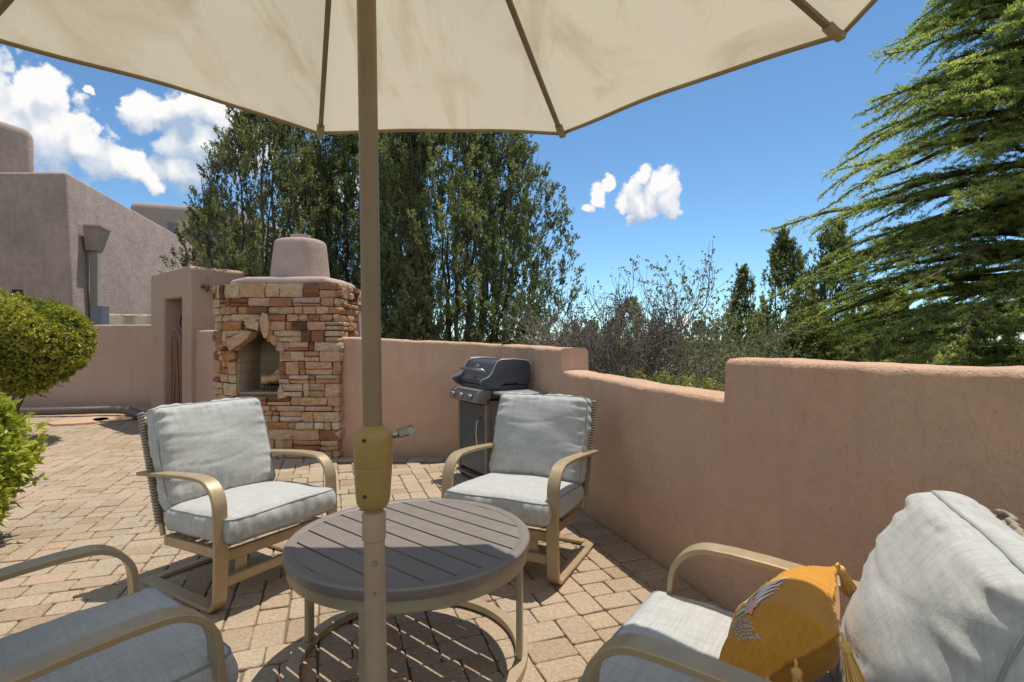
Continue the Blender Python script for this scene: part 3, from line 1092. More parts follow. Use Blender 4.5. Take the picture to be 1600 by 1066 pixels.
    for k in range(5):
        x = oc + .02 + k * .04
        gr.tube([(x, .08, zb + .02), (x, .12, zb + .07), (x, .36, zb + .07)], .008, 6)
    gr.build('grate', M['black'], root, smooth=True)
    for (xa, ya, za, xb, yb_, zb2, rr) in ((oc - .03, .14, zb + .13, oc + .22, .20, zb + .17, .045), (oc + .02, .28, zb + .15, oc + .2, .16, zb + .24, .035), (oc - .08, .30, zb + .11, oc + .21, .34, zb + .12, .05)):
        t_ = np.linspace(0, 1, 7)[:, None]
        pts = np.array([xa, ya, za]) * (1 - t_) + np.array([xb, yb_, zb2]) * t_ + rng.normal(0, .006, (7, 3))
        lg = MB(); lg.tube(pts, rr * (1 + .18 * np.sin(np.arange(7) * 2.1)), 9)
        lg.build('log', M['flag'], root, smooth=True)
    # stucco cap: slab following the plan, then tapered chimney and clay flue
    cap = MB()
    q = [P[1] * .93 + np.array([.05, .04]), P[2] + np.array([.05, .05]), P[3] + np.array([-.13, .05]), P[4] + np.array([-.05, 0]), np.array([P[4][0] - .06, .93]), np.array([P[1][0] + .1, .93])]
    n = len(q); c = np.mean(q, 0)
    V = [(*p, H_) for p in q] + [(*(c + (p - c) * .985), H_ + .055) for p in q] + [(*(c + (p - c) * .90), H_ + .085) for p in q]
    F = [(i, (i + 1) % n, (i + 1) % n + n, i + n) for i in range(n)] + [(i + n, (i + 1) % n + n, (i + 1) % n + 2 * n, i + 2 * n) for i in range(n)] + [tuple(range(2 * n, 3 * n)), tuple(range(n))[::-1]]
    o = cap.add(V, F).build('chimney_cap', M['cap'], root)
    b = o.modifiers.new('round', 'BEVEL'); b.width = .03; b.segments = 3
    o.data.polygons.foreach_set('use_smooth', [True] * len(o.data.polygons))
    ch = MB()
    ccx = (470 - 800) / 822 * 6.45 - ox; ccy = .45
    prof = []
    for f, rr in ((0, .372), (.1, .368), (.3, .358), (.5, .347), (.7, .335), (.86, .325), (.93, .315), (.97, .298), (.995, .265), (1.005, .15), (1.005, .02)):
        prof.append((rr, H_ + .07 + f * .50))
    ch.lathe(prof, 36, (0, 0, 0))
    vv = ch.v[0]
    a = np.arctan2(vv[:, 1], vv[:, 0]); rr = np.hypot(vv[:, 0], vv[:, 1])
    k = (1 + .07 * np.abs(np.cos(a * 2 + 0.4)) ** .8 * -1 + .04) * .93
    vv[:, 0] = np.cos(a) * rr * k + ccx; vv[:, 1] = np.sin(a) * rr * k * .9 + ccy
    ch.build('chimney', M['cap'], root, smooth=True, angle=60)
    fl = MB(); fl.lathe([(.115, H_ + .5), (.12, H_ + .63), (.095, H_ + .63), (.095, H_ + .52)], 24, (ccx - .0, ccy, 0))
    fl.build('flue', M['cap'], root, smooth=True, angle=40)


fireplace()

# ------------------------------------------------------------------ umbrella


def umbrella():
    cx, cy = -.346, 1.143
    root = thing('patio_umbrella', 'large cream market umbrella with stained canvas, open over the seating', 'umbrella', (cx, cy, 0))
    Rr = 1.564; ZE = 2.367; ZT = 2.985
    va = [R(67.5 + 45 * k) for k in range(8)]
    nu, nv = 26, 22
    can = MB()
    for k in range(8):
        a0, a1 = va[k], va[(k + 1) % 8]
        A = np.array([math.cos(a0) * Rr, math.sin(a0) * Rr, ZE]); B = np.array([math.cos(a1) * Rr, math.sin(a1) * Rr, ZE])
        T_ = np.array([0, 0, ZT])
        V = []
        for i in range(nv + 1):
            f = i / nv                                            # 0 apex .. 1 hem
            for j in range(nu + 1):
                g = j / nu
                p = T_ + (A - T_) * f * (1 - g) + (B - T_) * f * g
                mid = 4 * g * (1 - g)
                out = np.array([math.cos((a0 + (a1 - a0 if a1 > a0 else a1 + 2 * math.pi - a0) / 2)), math.sin((a0 + (a1 - a0 if a1 > a0 else a1 + 2 * math.pi - a0) / 2)), 0])
                p = p - out * .035 * mid * f ** 3                  # hem pulls in between rib tips
                p[2] += -.045 * mid * math.sin(f * math.pi * .9) * .8 + .012 * mid * f ** 4
                p[2] += .004 * math.sin(g * 11 + k) * mid * f + .003 * math.sin(f * 23 + g * 9)
                V.append(p)
        F = [(i * (nu + 1) + j, (i + 1) * (nu + 1) + j, (i + 1) * (nu + 1) + j + 1, i * (nu + 1) + j + 1) for i in range(nv) for j in range(nu)]
        can.add(V, F)
        hem = [V[nv * (nu + 1) + j] for j in range(nu + 1)]
        if k == 0: hems = MB()
        hems.sweep([h + np.array([0, 0, -.004]) for h in hem], [(-.008, -.004), (.008, -.004), (.008, .004), (-.008, .004)], (0, 0, 1), cap=True)
        if k == 0: seams = MB()
    o = can.build('canopy', M['canopy'], root, smooth=True)
    hems.build('hem', M['hem'], o, smooth=True)
    t2 = MB()
    V = []; F = []
    for k in range(8):
        a = va[k]
        V.append((math.cos(a) * .38, math.sin(a) * .38, ZT - .085))
    V.append((0, 0, ZT + .11)); F = [(k, (k + 1) % 8, 8) for k in range(8)]
    t2.add(V, F).build('vent_cap', M['canopy'], o)
    # ribs, hinged struts
    for k in range(8):
        a = va[k]
        d = np.array([math.cos(a), math.sin(a), 0])
        p0 = d * .05 + np.array([0, 0, ZT - .02]); p1 = d * (Rr - .015) + np.array([0, 0, ZE - .012])
        rb = MB(); side = np.array([-math.sin(a), math.cos(a), 0])
        rb.sweep([p0 + (p1 - p0) * t - np.array([0, 0, .012 + .012 * math.sin(t * math.pi)]) for t in np.linspace(0, 1, 9)], [(-.010, -.007), (.010, -.007), (.010, .007), (-.010, .007)], side)
        ro = rb.build('rib', M['rib'], root)
        pk = MB(); q = p1 - (p1 - p0) / np.linalg.norm(p1 - p0) * .075
        pk.sweep([q - np.array([0, 0, .018]), q + (p1 - q) * .5 - np.array([0, 0, .020]), p1 + d * .004 - np.array([0, 0, .012])], [(-.013, -.008), (.013, -.008), (.018, .010), (-.018, .010)], side)
        pk.build('rib_pocket', M['hem'], ro)
        st = MB(); m_ = p0 + (p1 - p0) * .50
        st.tube([d * .045 + np.array([0, 0, 2.24]), m_ - np.array([0, 0, .03])], .008, 6)
        st.build('strut', M['rib'], root)
    bx, tx = .060, .018
    def px(z): return bx + (tx - bx) * z / 2.9
    lo = MB(); lo.tube([(px(0), 0, .02), (px(.96), 0, .958)], .0225, 28); lo.build('lower_pole', M['poleb'], root, smooth=True, angle=50)
    up = MB(); up.tube([(px(.94), 0, .94), (px(2.98), 0, 2.98)], .0205, 28); up.build('upper_pole', M['pole'], root, smooth=True, angle=50)
    co = MB(); x = px(.97)
    co.lathe([(.0226, .915), (.0252, .917), (.0255, .972), (.021, .976)], 28, (x, 0, 0)); co.build('collar', M['poleb'], root, smooth=True, angle=40)
    ck = MB(); x = px(1.08)
    ck.lathe([(.026, .985), (.030, .988), (.0345, .996), (.0365, 1.01), (.0405, 1.072), (.0408, 1.0735), (.0400, 1.0745), (.0408, 1.0755), (.0415, 1.077), (.0418, 1.135), (.0405, 1.146), (.036, 1.152), (.027, 1.1545), (.0240, 1.162), (.0206, 1.163)], 40, (x, 0, 0))
    ck = ck.build('crank_housing', M['crank'], root, smooth=True, angle=55)
    for z_, rr in ((1.137, .0418), (1.018, .0375)):
        h = MB(); h.tube([(x - .008, -rr - .0004, z_), (x - .008, -rr + .004, z_)], .0042, 12); h.build('screw_hole', M['crank_d'], ck)
    xx = px(.88)
    for z_, r_, l_ in ((.872, .0058, .0268), (.808, .0035, .0245)):
        bo = MB(); bo.tube([(xx + .006, -.0205, z_), (xx + .006, -l_ + .001, z_)], r_, 14); bo.build('screw', M['steel'], root, smooth=True, angle=40)
    hd = MB()
    hd.tube([(x + .03, .01, 1.138), (x + .052, .012, 1.142)], .008, 10)
    Mh = frame((x + .05, .014, 1.142), R(12))
    hd.bbox(0, .036, -.006, .006, -.010, .010, .003, Mh @ Matrix.Rotation(R(-14), 4, 'Y'))
    hd.tube([(x + .078, .02, 1.152), (x + .084, -.012, 1.153)], .0085, 12)
    hd.build('crank_handle', M['steel'], ck, smooth=True, angle=40)
    hb = MB(); hb.lathe([(.026, 2.20), (.045, 2.205), (.045, 2.27), (.026, 2.275)], 20, (px(2.24), 0, 0)); hb.build('runner', M['rib'], root, smooth=True, angle=40); hb = MB(); hb.lathe([(.026, 2.93), (.05, 2.935), (.05, 2.985), (.02, 3.0)], 20, (px(2.95), 0, 0))
    hb.build('hub', M['rib'], root, smooth=True, angle=40)
    bs = MB(); bs.lathe([(.25, 0.0), (.25, .045), (.20, .065), (.05, .085), (.045, .20), (.028, .205)], 36, (px(0), 0, 0))
    bs.build('base', M['black'], root, smooth=True, angle=40)


umbrella()

# ------------------------------------------------------------------ round slatted table


def table():
    root = thing('round_table', 'round slatted taupe metal table on a champagne ring base, in the middle of the chairs', 'table', (-.428, 2.24, 0))
    Rt = .504; ZT = .522
    # slats: direction measured on the paving plane
    ang = R(-39.5)
    n = 9; Ri = Rt - .045; pitch = 2 * Ri / n * .98; gap = .011
    def slat_at(k):
        y0 = -Ri + k * (2 * Ri) / n + gap / 2; y1 = -Ri + (k + 1) * (2 * Ri) / n - gap / 2
        poly = []
        for j in range(9):
            y = y0 + (y1 - y0) * j / 8; poly.append((math.sqrt(max(1e-5, (Ri + .004) ** 2 - y * y)), y))
        left = [(-x, y) for x, y in reversed(poly)]
        return poly + left
    for k in range(n):
        poly = slat_at(k)
        m = MB(); c, s = math.cos(ang), math.sin(ang)
        P2 = [(x * c - y * s, x * s + y * c) for x, y in poly]
        nn = len(P2)
        V = [(x, y, ZT - .014) for x, y in P2] + [(x, y, ZT - .003) for x, y in P2]
        ctr = np.mean(P2, 0)
        F = [tuple(range(nn))[::-1], tuple(range(nn, 2 * nn))] + [(i, (i + 1) % nn, (i + 1) % nn + nn, i + nn) for i in range(nn)]
        m.add(V, F).build('slat', M['slat'], root)
    rim = MB()
    rim.lathe([(Ri, ZT - .032), (Ri, ZT - .002), (Ri + .003, ZT), (Rt - .006, ZT), (Rt, ZT - .006), (Rt, ZT - .036), (Rt - .003, ZT - .04), (Rt - .03, ZT - .04), (Ri, ZT - .032)], 128)
    rim.f = {k: [g[:-0] if False else g for g in v] for k, v in rim.f.items()}
    rim.build('rim', M['slat'], root, smooth=True, angle=40)
    ap = MB(); ap.lathe([(Rt - .012, ZT - .085), (Rt - .012, ZT - .041), (Rt - .036, ZT - .041), (Rt - .036, ZT - .085), (Rt - .012, ZT - .085)], 128)
    ap.build('apron', M['apron'], root, smooth=True, angle=40)
    for a in (-98, -8, 82, 172):
        f = Matrix.Rotation(R(a), 4, 'Z')
        m = MB(); m.bbox(.452, .476, -.024, .024, .036, ZT - .086, .004, f); m.build('leg', M['apron'], root)
    for a in (-8, 82):
        sp = MB(); f = Matrix.Rotation(R(a), 4, 'Z'); sp.bbox(-.466, .466, -.012, .012, ZT - .066 - (.0 if a < 0 else .022), ZT - .045 - (.0 if a < 0 else .022), .002, f)
        sp.build('crossbar', M['apron'], root)
    rg = MB(); rg.lathe([(.445, .004), (.445, .035), (.495, .035), (.495, .004), (.445, .004)], 128)
    rg.build('base_ring', M['apron'], root, smooth=True, angle=40)
    for a in (-98, -8, 82, 172):
        ft = MB(); ft.lathe([(.012, 0), (.012, .0038)], 12, (.47 * math.cos(R(a)), .47 * math.sin(R(a)), 0)); ft.build('foot_pad', M['black'], root)


table()

# ------------------------------------------------------------------ chairs


def cushion(name, hx, hy, hz, crown, parent, T, seed, wr=.006, edge=.02, piping=True, pinch=0.0, mat=None, nseg=(64, 56, 12), pm=None, fold=1.0):
    """boxed cushion: thickness axis is z in its own frame; T places it in the parent's frame"""
    nx, ny, nz = nseg
    rs = np.random.RandomState(seed)
    ph = rs.uniform(0, 6.28, 24)

    def shape(u, v, w):
        """u, v in [-1,1] on plan, w in [-1,1] through the thickness"""
        # plan outline: rounded rectangle, slightly bowed sides
        r = .10
        x, y = u, v
        ax, ay = np.abs(x), np.abs(y)
        cx_ = np.clip((ax - (1 - r)) / r, 0, 1); cy_ = np.clip((ay - (1 - r)) / r, 0, 1)
        k = np.sqrt(cx_ ** 2 + cy_ ** 2); m = np.maximum(cx_, cy_)
        sc2 = np.where(k > 1e-6, m / np.maximum(k, 1e-6), 1)
        X = np.sign(x) * np.where(ax > 1 - r, (1 - r) + r * cx_ * sc2, ax)
        Y = np.sign(y) * np.where(ay > 1 - r, (1 - r) + r * cy_ * sc2, ay)
        X = X * (1 - .02 * (1 - Y ** 2) * -1 - .012); Y = Y * (1 + .018 * (1 - X ** 2) - .012)
        d = np.minimum(1 - ax, 1 - ay)                            # distance to the nearest edge, 0..1
        ed = np.clip(d / .16, 0, 1)
        puff = (1 - (1 - ed) ** 2.2)
        cr = crown * np.clip((1 - np.abs(u) ** 2.6) * (1 - np.abs(v) ** 2.6), 0, 1)
        # puckers that start at the seam and die out inwards
        near_x = np.exp(-(1 - ax) / .17); near_y = np.exp(-(1 - ay) / .17)
        wv = np.sin(v * 21 + ph[0] + 1.6 * np.sin(v * 5 + ph[1])) * near_x + np.sin(u * 23 + ph[2] + 1.9 * np.sin(u * 4.4 + ph[3])) * near_y
        wv += .5 * np.sin(v * 41 + ph[4] + u * 3) * near_x + .5 * np.sin(u * 39 + ph[5] + v * 4) * near_y
        wide = np.sin(u * 2.6 + v * 3.9 + ph[6]) + .7 * np.sin(u * 5.2 - v * 4.1 + ph[7]) + .5 * np.sin(u * 2.1 + v * 9.2 + ph[8] + np.sin(u * 3))
        cre = np.exp(-np.abs(np.sin(v * 5.3 + .8 * np.sin(u * 2.2 + ph[9]) + ph[10])) * 7) * np.exp(-((u - .3 * np.sin(ph[11])) ** 2) * 2.2)
        z = w * (hz - edge * (1 - puff) * np.abs(w)) + np.sign(w) * np.abs(w) ** 3 * (cr + fold * (wr * .8 * wv * np.clip(ed * 3, 0, 1) + .0035 * wide - .006 * cre))
        bulge = (1 - w ** 2) * (.014 + .006 * np.sin(6 * (u + v) + ph[12]) + .003 * np.sin(27 * (u - v) + ph[13]))
        Xo = X * hx; Yo = Y * hy
        onx = (ax > .985); ony = (ay > .985)
        Xo = Xo + np.where(onx, np.sign(x) * bulge, 0); Yo = Yo + np.where(ony, np.sign(y) * bulge, 0)
        if pinch:
            cor = (np.abs(u) * np.abs(v)) ** 4
            z = z * (1 - pinch * np.maximum(np.abs(u) ** 4, np.abs(v) ** 4))
            Xo = Xo * (1 + .06 * cor - .07 * (1 - v ** 2) * np.abs(u) ** 3); Yo = Yo * (1 + .06 * cor - .07 * (1 - u ** 2) * np.abs(v) ** 3)
        return np.stack([Xo, Yo, z], -1)
    mb = MB(); 
    def gs(n):
        t = np.linspace(-1, 1, n + 1); return np.sign(t) * (1 - (1 - np.abs(t)) ** 1.25)
    uu, vv, ww = gs(nx), gs(ny), np.linspace(-1, 1, nz + 1)

    def patch(G, flip):
        a, b = G.shape[:2]
        I = np.arange(a * b).reshape(a, b)
        F = np.stack([I[:-1, :-1], I[1:, :-1], I[1:, 1:], I[:-1, 1:]], -1).reshape(-1, 4)
        if flip: F = F[:, ::-1]
        mb.add(xf(G.reshape(-1, 3), T), F)
    Ug, Vg = np.meshgrid(uu, vv, indexing='ij')
    patch(shape(Ug, Vg, np.ones_like(Ug)), False); patch(shape(Ug, Vg, -np.ones_like(Ug)), True)
    Vg2, Wg = np.meshgrid(vv, ww, indexing='ij')
    patch(shape(np.ones_like(Vg2), Vg2, Wg), False); patch(shape(-np.ones_like(Vg2), Vg2, Wg), True)
    Ug2, Wg = np.meshgrid(uu, ww, indexing='ij')
    patch(shape(Ug2, np.ones_like(Ug2), Wg), True); patch(shape(Ug2, -np.ones_like(Ug2), Wg), False)
    import bmesh
    o = mb.build(name, mat or M['fabric'], parent, smooth=True)
    bm = bmesh.new(); bm.from_mesh(o.data); bmesh.ops.remove_doubles(bm, verts=bm.verts, dist=.0006); bmesh.ops.recalc_face_normals(bm, faces=bm.faces)
    bm.to_mesh(o.data); bm.free()
    if piping:
        for w in (1, -1):
            t = np.linspace(-1, 1, 40)[:-1]
            ring = [(a, -1) for a in t] + [(1, a) for a in t] + [(-a, 1) for a in t] + [(-1, -a) for a in t]
            ring = np.array(ring)
            G = shape(ring[:, 0], ring[:, 1], np.full(len(ring), float(w)))
            G = np.concatenate([G, G[:1]])
            pb = MB(); pb.tube(xf(G, T), .0042, 6, cap=False); pb.build('piping', pm or M['piping'], o, smooth=True)
    return o, shape


def strip_path():
    pts = []
    za = .644
    pts += [(.752, .598), (.60, .612), (.45, .627), (.30, .640), (.20, .645)]
    r1 = .135
    for a in np.linspace(90, 180, 12)[0:]:
        pts.append((r1 + .0 + r1 * math.cos(R(a)), za - r1 + r1 * math.sin(R(a))))
    pts += [(-.004, .45), (-.010, .35), (-.010, .25), (-.004, .14)]
    r2 = .06
    for a in np.linspace(180, 270, 9):
        pts.append((r2 + r2 * math.cos(R(a)), r2 + .018 + r2 * math.sin(R(a))))
    pts += [(.25, .016), (.48, .014), (.70, .014)]
    return pts


def make_chair():
    root = thing('lounge_chair', 'x', 'armchair', (0, 0, 0))
    W = .742; sw = .070
    sp = strip_path()
    prof = [(-sw / 2 + .004, -.010), (sw / 2 - .004, -.010), (sw / 2, -.007), (sw / 2, .007), (sw / 2 - .004, .010), (-sw / 2 + .004, .010), (-sw / 2, .007), (-sw / 2, -.007)]
    for s in (-1, 1):
        m = MB(); xx = s * (W / 2 - sw / 2)
        m.sweep([(xx, y, z) for y, z in sp], prof, (1, 0, 0))
        m.build('arm_and_leg', M['frame'], root, smooth=True, angle=35)
    xi = W / 2 - sw
    m = MB()
    m.bbox(-xi, xi, .004, .034, .118, .168, .004); m.build('front_stretcher', M['frame'], root)
    m = MB(); m.bbox(-W / 2 + sw + .001, W / 2 - sw - .001, .645, .70, .004, .026, .004); m.build('rear_stretcher', M['frame'], root)
    m = MB()
    til = Matrix.Translation((0, .02, .266)) @ Matrix.Rotation(R(-3.0), 4, 'X')
    m.bbox(-xi + .004, xi - .004, .0, .03, -.03, .024, .004, til)
    m.bbox(-xi + .004, xi - .004, .56, .59, -.03, .024, .004, til)
    for s in (-1, 1): m.bbox(s * (xi - .02) - .014, s * (xi - .02) + .014, .031, .559, -.03, .024, .004, til)
    for k in range(5): m.bbox(-xi + .036, xi - .036, .09 + k * .09, .12 + k * .09, .012, .026, .002, til)
    # mounts between stretcher and seat
    m.build('seat_frame', M['frame'], root)
    for s in (-1, 1):
        m = MB(); m.bbox(s * .2 - .03, s * .2 + .03, .0345, .046, .13, .27, .003); m.build('spring_plate', M['frame'], root)
    # back: side posts and woven panel
    rec = math.atan2(.205, .60)
    bt = Matrix.Translation((0, .585, .30)) @ Matrix.Rotation(-rec, 4, 'X')
    bf = MB()
    for s in (-1, 1):
        bf.tube(xf([(s * .315, 0, -.03), (s * .315, 0, .3), (s * .315, 0, .625)], bt), .014, 10)
    bf.tube(xf([(-.315, 0, .625), (0, .008, .635), (.315, 0, .625)], bt), .014, 10)
    bf.tube(xf([(-.315, 0, .03), (.315, 0, .03)], bt), .012, 8)
    bf.build('back_frame', M['frame'], root, smooth=True, angle=40)
    wk = MB()
    # strands: each row a wavy cord going over / under uprights and round the side posts
    rows = 37
    for k in range(rows):
        z = .045 + k * .0170
        pts = []
        n = 27
        for j in range(n):
            x = -.315 + .63 * j / (n - 1)
            pts.append((x, (.007 if (j + k) % 2 else -.007), z))
        pts = [(-.335, .0, z)] + pts + [(.335, .0, z)]
        path = []
        # left wrap
        path = [(-.318, -.019, z), (-.337, -.008, z), (-.337, .008, z)] + [(-.318, .018, z)] + pts[2:-2] + [(.318, .018, z), (.337, .008, z), (.337, -.008, z), (.318, -.019, z)]
        wk.tube(xf(path, bt), .0082, 5, val=.5)
    wk.build('woven_back', M['wicker'], root, smooth=True)
    Ts = Matrix.Translation((0, .245, .391)) @ Matrix.Rotation(R(-3.2), 4, 'X')
    cushion('seat_cushion', .322, .308, .072, .020, root, Ts, 5, wr=.0024, fold=.7, edge=.016)
    Tb = Matrix.Translation((0, .55, .706)) @ Matrix.Rotation(R(90 - 0) - rec, 4, 'X')
    Tb = Matrix.Translation((0, .628, .69)) @ Matrix.Rotation(-rec, 4, 'X') @ Matrix.Rotation(R(90), 4, 'X')
    # in this frame: x across, y up the back, z towards the sitter
    cushion('back_cushion', .322, .276, .070, .040, root, Tb, 9, wr=.0085, edge=.03)
    return root


chair = make_chair()
G4 = 'four matching lounge chairs round the slatted table'
poses = [
    (-1.259, 2.864, -1.032, 'grey cushioned armchair standing in front of the stone fireplace'),
    (-.08, 2.99, .444, 'grey cushioned armchair in front of the gas grill, beside the garden wall'),
    (-1.072, 1.644, -2.47, 'shaded armchair at the bottom left of the photo, only its seat and arms showing'),
    (.377, 1.562, 2.158, 'armchair at the bottom right of the photo with the mustard pillow on its seat')]
chairs = []
for i, (x, y, t, lab) in enumerate(poses):
    c = chair if i == 0 else copy_tree(chair)
    c.location = (x, y, 0); c.rotation_euler = (0, 0, -t)
    tag(c, lab, 'armchair', G4)
    if i == 3:
        for ch in c.children:
            if ch.name.startswith('back_cushion'):               # this loose cushion has slewed round on its seat
                piv = Vector((0, .66, .6))
            elif ch.name.startswith(('back_frame', 'woven_back')):
                pv = Vector((0, .585, .30)); ch.matrix_local = Matrix.Translation(pv) @ Matrix.Rotation(R(-6), 4, 'X') @ Matrix.Translation(-pv)
                continue
            if ch.name.startswith('back_cushion'):
                ch.matrix_local = Matrix.Translation(piv + Vector((.01, .070, -.02))) @ Matrix.Rotation(.16, 4, 'Z') @ Matrix.Diagonal((1.02, 1.22, 1.0, 1)) @ Matrix.Translation(-piv)
    chairs.append(c)

# ------------------------------------------------------------------ mustard pillow


def pillow():
    x, y, t, _ = poses[3]
    base = frame((x, y, 0), -t)
    # stands on the seat, leaning on the back cushion, turned a little
    T = base @ Matrix.Translation((.0, .378, .592)) @ Matrix.Rotation(R(2), 4, 'Z') @ Matrix.Rotation(R(-43), 4, 'X') @ Matrix.Rotation(R(90), 4, 'X')
    root = thing('throw_pillow', 'mustard yellow throw pillow with leaf print and corner tassels, leaning on the right chair', 'pillow', T.to_translation())
    inv = Matrix.Translation(-T.to_translation())
    TT = inv @ T
    o, shp = cushion('pillow_body', .185, .165, .078, .016, root, TT, 3, wr=.003, edge=.02, pinch=.86, mat=M['mustard'], pm=M['mustard'], piping=False, nseg=(48, 48, 8), fold=.8)

    def surf(u, v, off=.0025):
        u = min(.93, u + .34); v = min(.93, v + .20)
        g = shp(np.array([u]), np.array([v]), np.array([1.0]))[0]; g[2] += off
        return xf(g[None], TT)[0]

    def leaf(mb, u0, v0, u1, v1, w, n=10, curve=.0, off=.0025):
        c = []
        dx, dy = u1 - u0, v1 - v0; L_ = math.hypot(dx, dy); nx_, ny_ = -dy / L_, dx / L_
        a = []; b = []
        for i in range(n + 1):
            f = i / n; ww = w * math.sin(math.pi * min(1, f * .96 + .02)) ** .8
            cu = u0 + dx * f + nx_ * curve * math.sin(f * math.pi); cv = v0 + dy * f + ny_ * curve * math.sin(f * math.pi)
            a.append(surf(cu + nx_ * ww, cv + ny_ * ww, off)); b.append(surf(cu - nx_ * ww, cv - ny_ * ww, off)); c.append(surf(cu, cv, off + .0012))
        V = a + c + b; k = n + 1
        F = [(i, i + 1, k + i + 1, k + i) for i in range(n)] + [(k + i, k + i + 1, 2 * k + i + 1, 2 * k + i) for i in range(n)]
        mb.add(V, F)
    L1 = MB()
    for i in range(4): leaf(L1, -.35 + .13 * i, -.02 - .05 * i, -.62 + .16 * i, .42 - .05 * i, .045, curve=.04)
    L1.build('printed_leaf', M['emb_w'], root, smooth=True)
    L2 = MB()
    for i in range(4): leaf(L2, -.30, -.55, -.78 + .26 * i, .04 - .05 * i, .085, curve=.06, off=.002)
    L2.build('printed_leaf', M['emb_g'], root, smooth=True)
    L3 = MB()
    for j in range(6):                                             # one feathery grey frond: fine plumes fanning from a stem
        f0 = j / 5; u0 = -.10 + .10 * f0; v0 = -.62 + .30 * f0
        for i in range(9):
            f = i / 8; u = u0 + .42 * f; v = v0 + .10 * f + .06 * math.sin(f * 2)
            leaf(L3, u + rng.normal(0, .012), v + rng.normal(0, .014), u + .045 + rng.normal(0, .01), v + .05 + rng.normal(0, .012), .012, 4, off=.0022)
    L3.build('printed_frond', M['emb_b'], root, smooth=True)
    L4 = MB()
    for i in range(6): leaf(L4, -.05, -.12, -.05 + .17 * math.cos(i * 1.05), -.12 + .15 * math.sin(i * 1.05), .05, off=.004)
    L4.build('printed_flower', M['emb_p'], root, smooth=True)
    L5 = MB()
    leaf(L5, -.45, -.75, -.05, -.18, .022, curve=.12, off=.003); leaf(L5, -.5, -.6, -.25, -.05, .018, curve=.08, off=.003)
    L5.build('printed_stem', M['emb_r'], root, smooth=True)
    rs = np.random.RandomState(4)
    for (u, v) in ((-1, -1), (1, -1), (1, 1), (-1, 1), (1, .38), (1, -.1)):
        g = shp(np.array([u * 1.0]), np.array([v * 1.0]), np.array([0.0]))[0]
        p = xf(g[None], TT)[0]
        out = xf(np.array([[g[0] * 1.2, g[1] * 1.2, 0]]), TT)[0] - p; out /= np.linalg.norm(out)
        up = v > .2
        dirv = out * .5 + np.array([0, 0, -.9]); dirv = dirv / np.linalg.norm(dirv)
        if not up: dirv = out * .9 + np.array([0, 0, -.12]); dirv /= np.linalg.norm(dirv)
        tb = MB()
        tb.tube([p, p + out * .012, p + out * .012 + dirv * .012], .004, 6)
        hp = p + out * .012 + dirv * .012
        tb.tube([hp, hp + dirv * .006, hp + dirv * .014, hp + dirv * .018, hp + dirv * .024], [.004, .012, .012, .008, .012], 10)
        sp_ = hp + dirv * .022
        for k in range(80):
            e = rs.normal(0, 1, 3); e -= dirv * e.dot(dirv); e = e / (np.linalg.norm(e) + 1e-6) * rs.uniform(.1, 1) ** .5
            L_ = .072 * rs.uniform(.85, 1.1)
            tb.tube([sp_ + e * .008, sp_ + e * .015 + dirv * L_ * .5, sp_ + e * .023 + dirv * L_ + np.array([0, 0, -.006])], .0013, 4, cap=False)
        tb.build('tassel', M['tassel'], root, smooth=True)


pillow()

# ------------------------------------------------------------------ gas grill


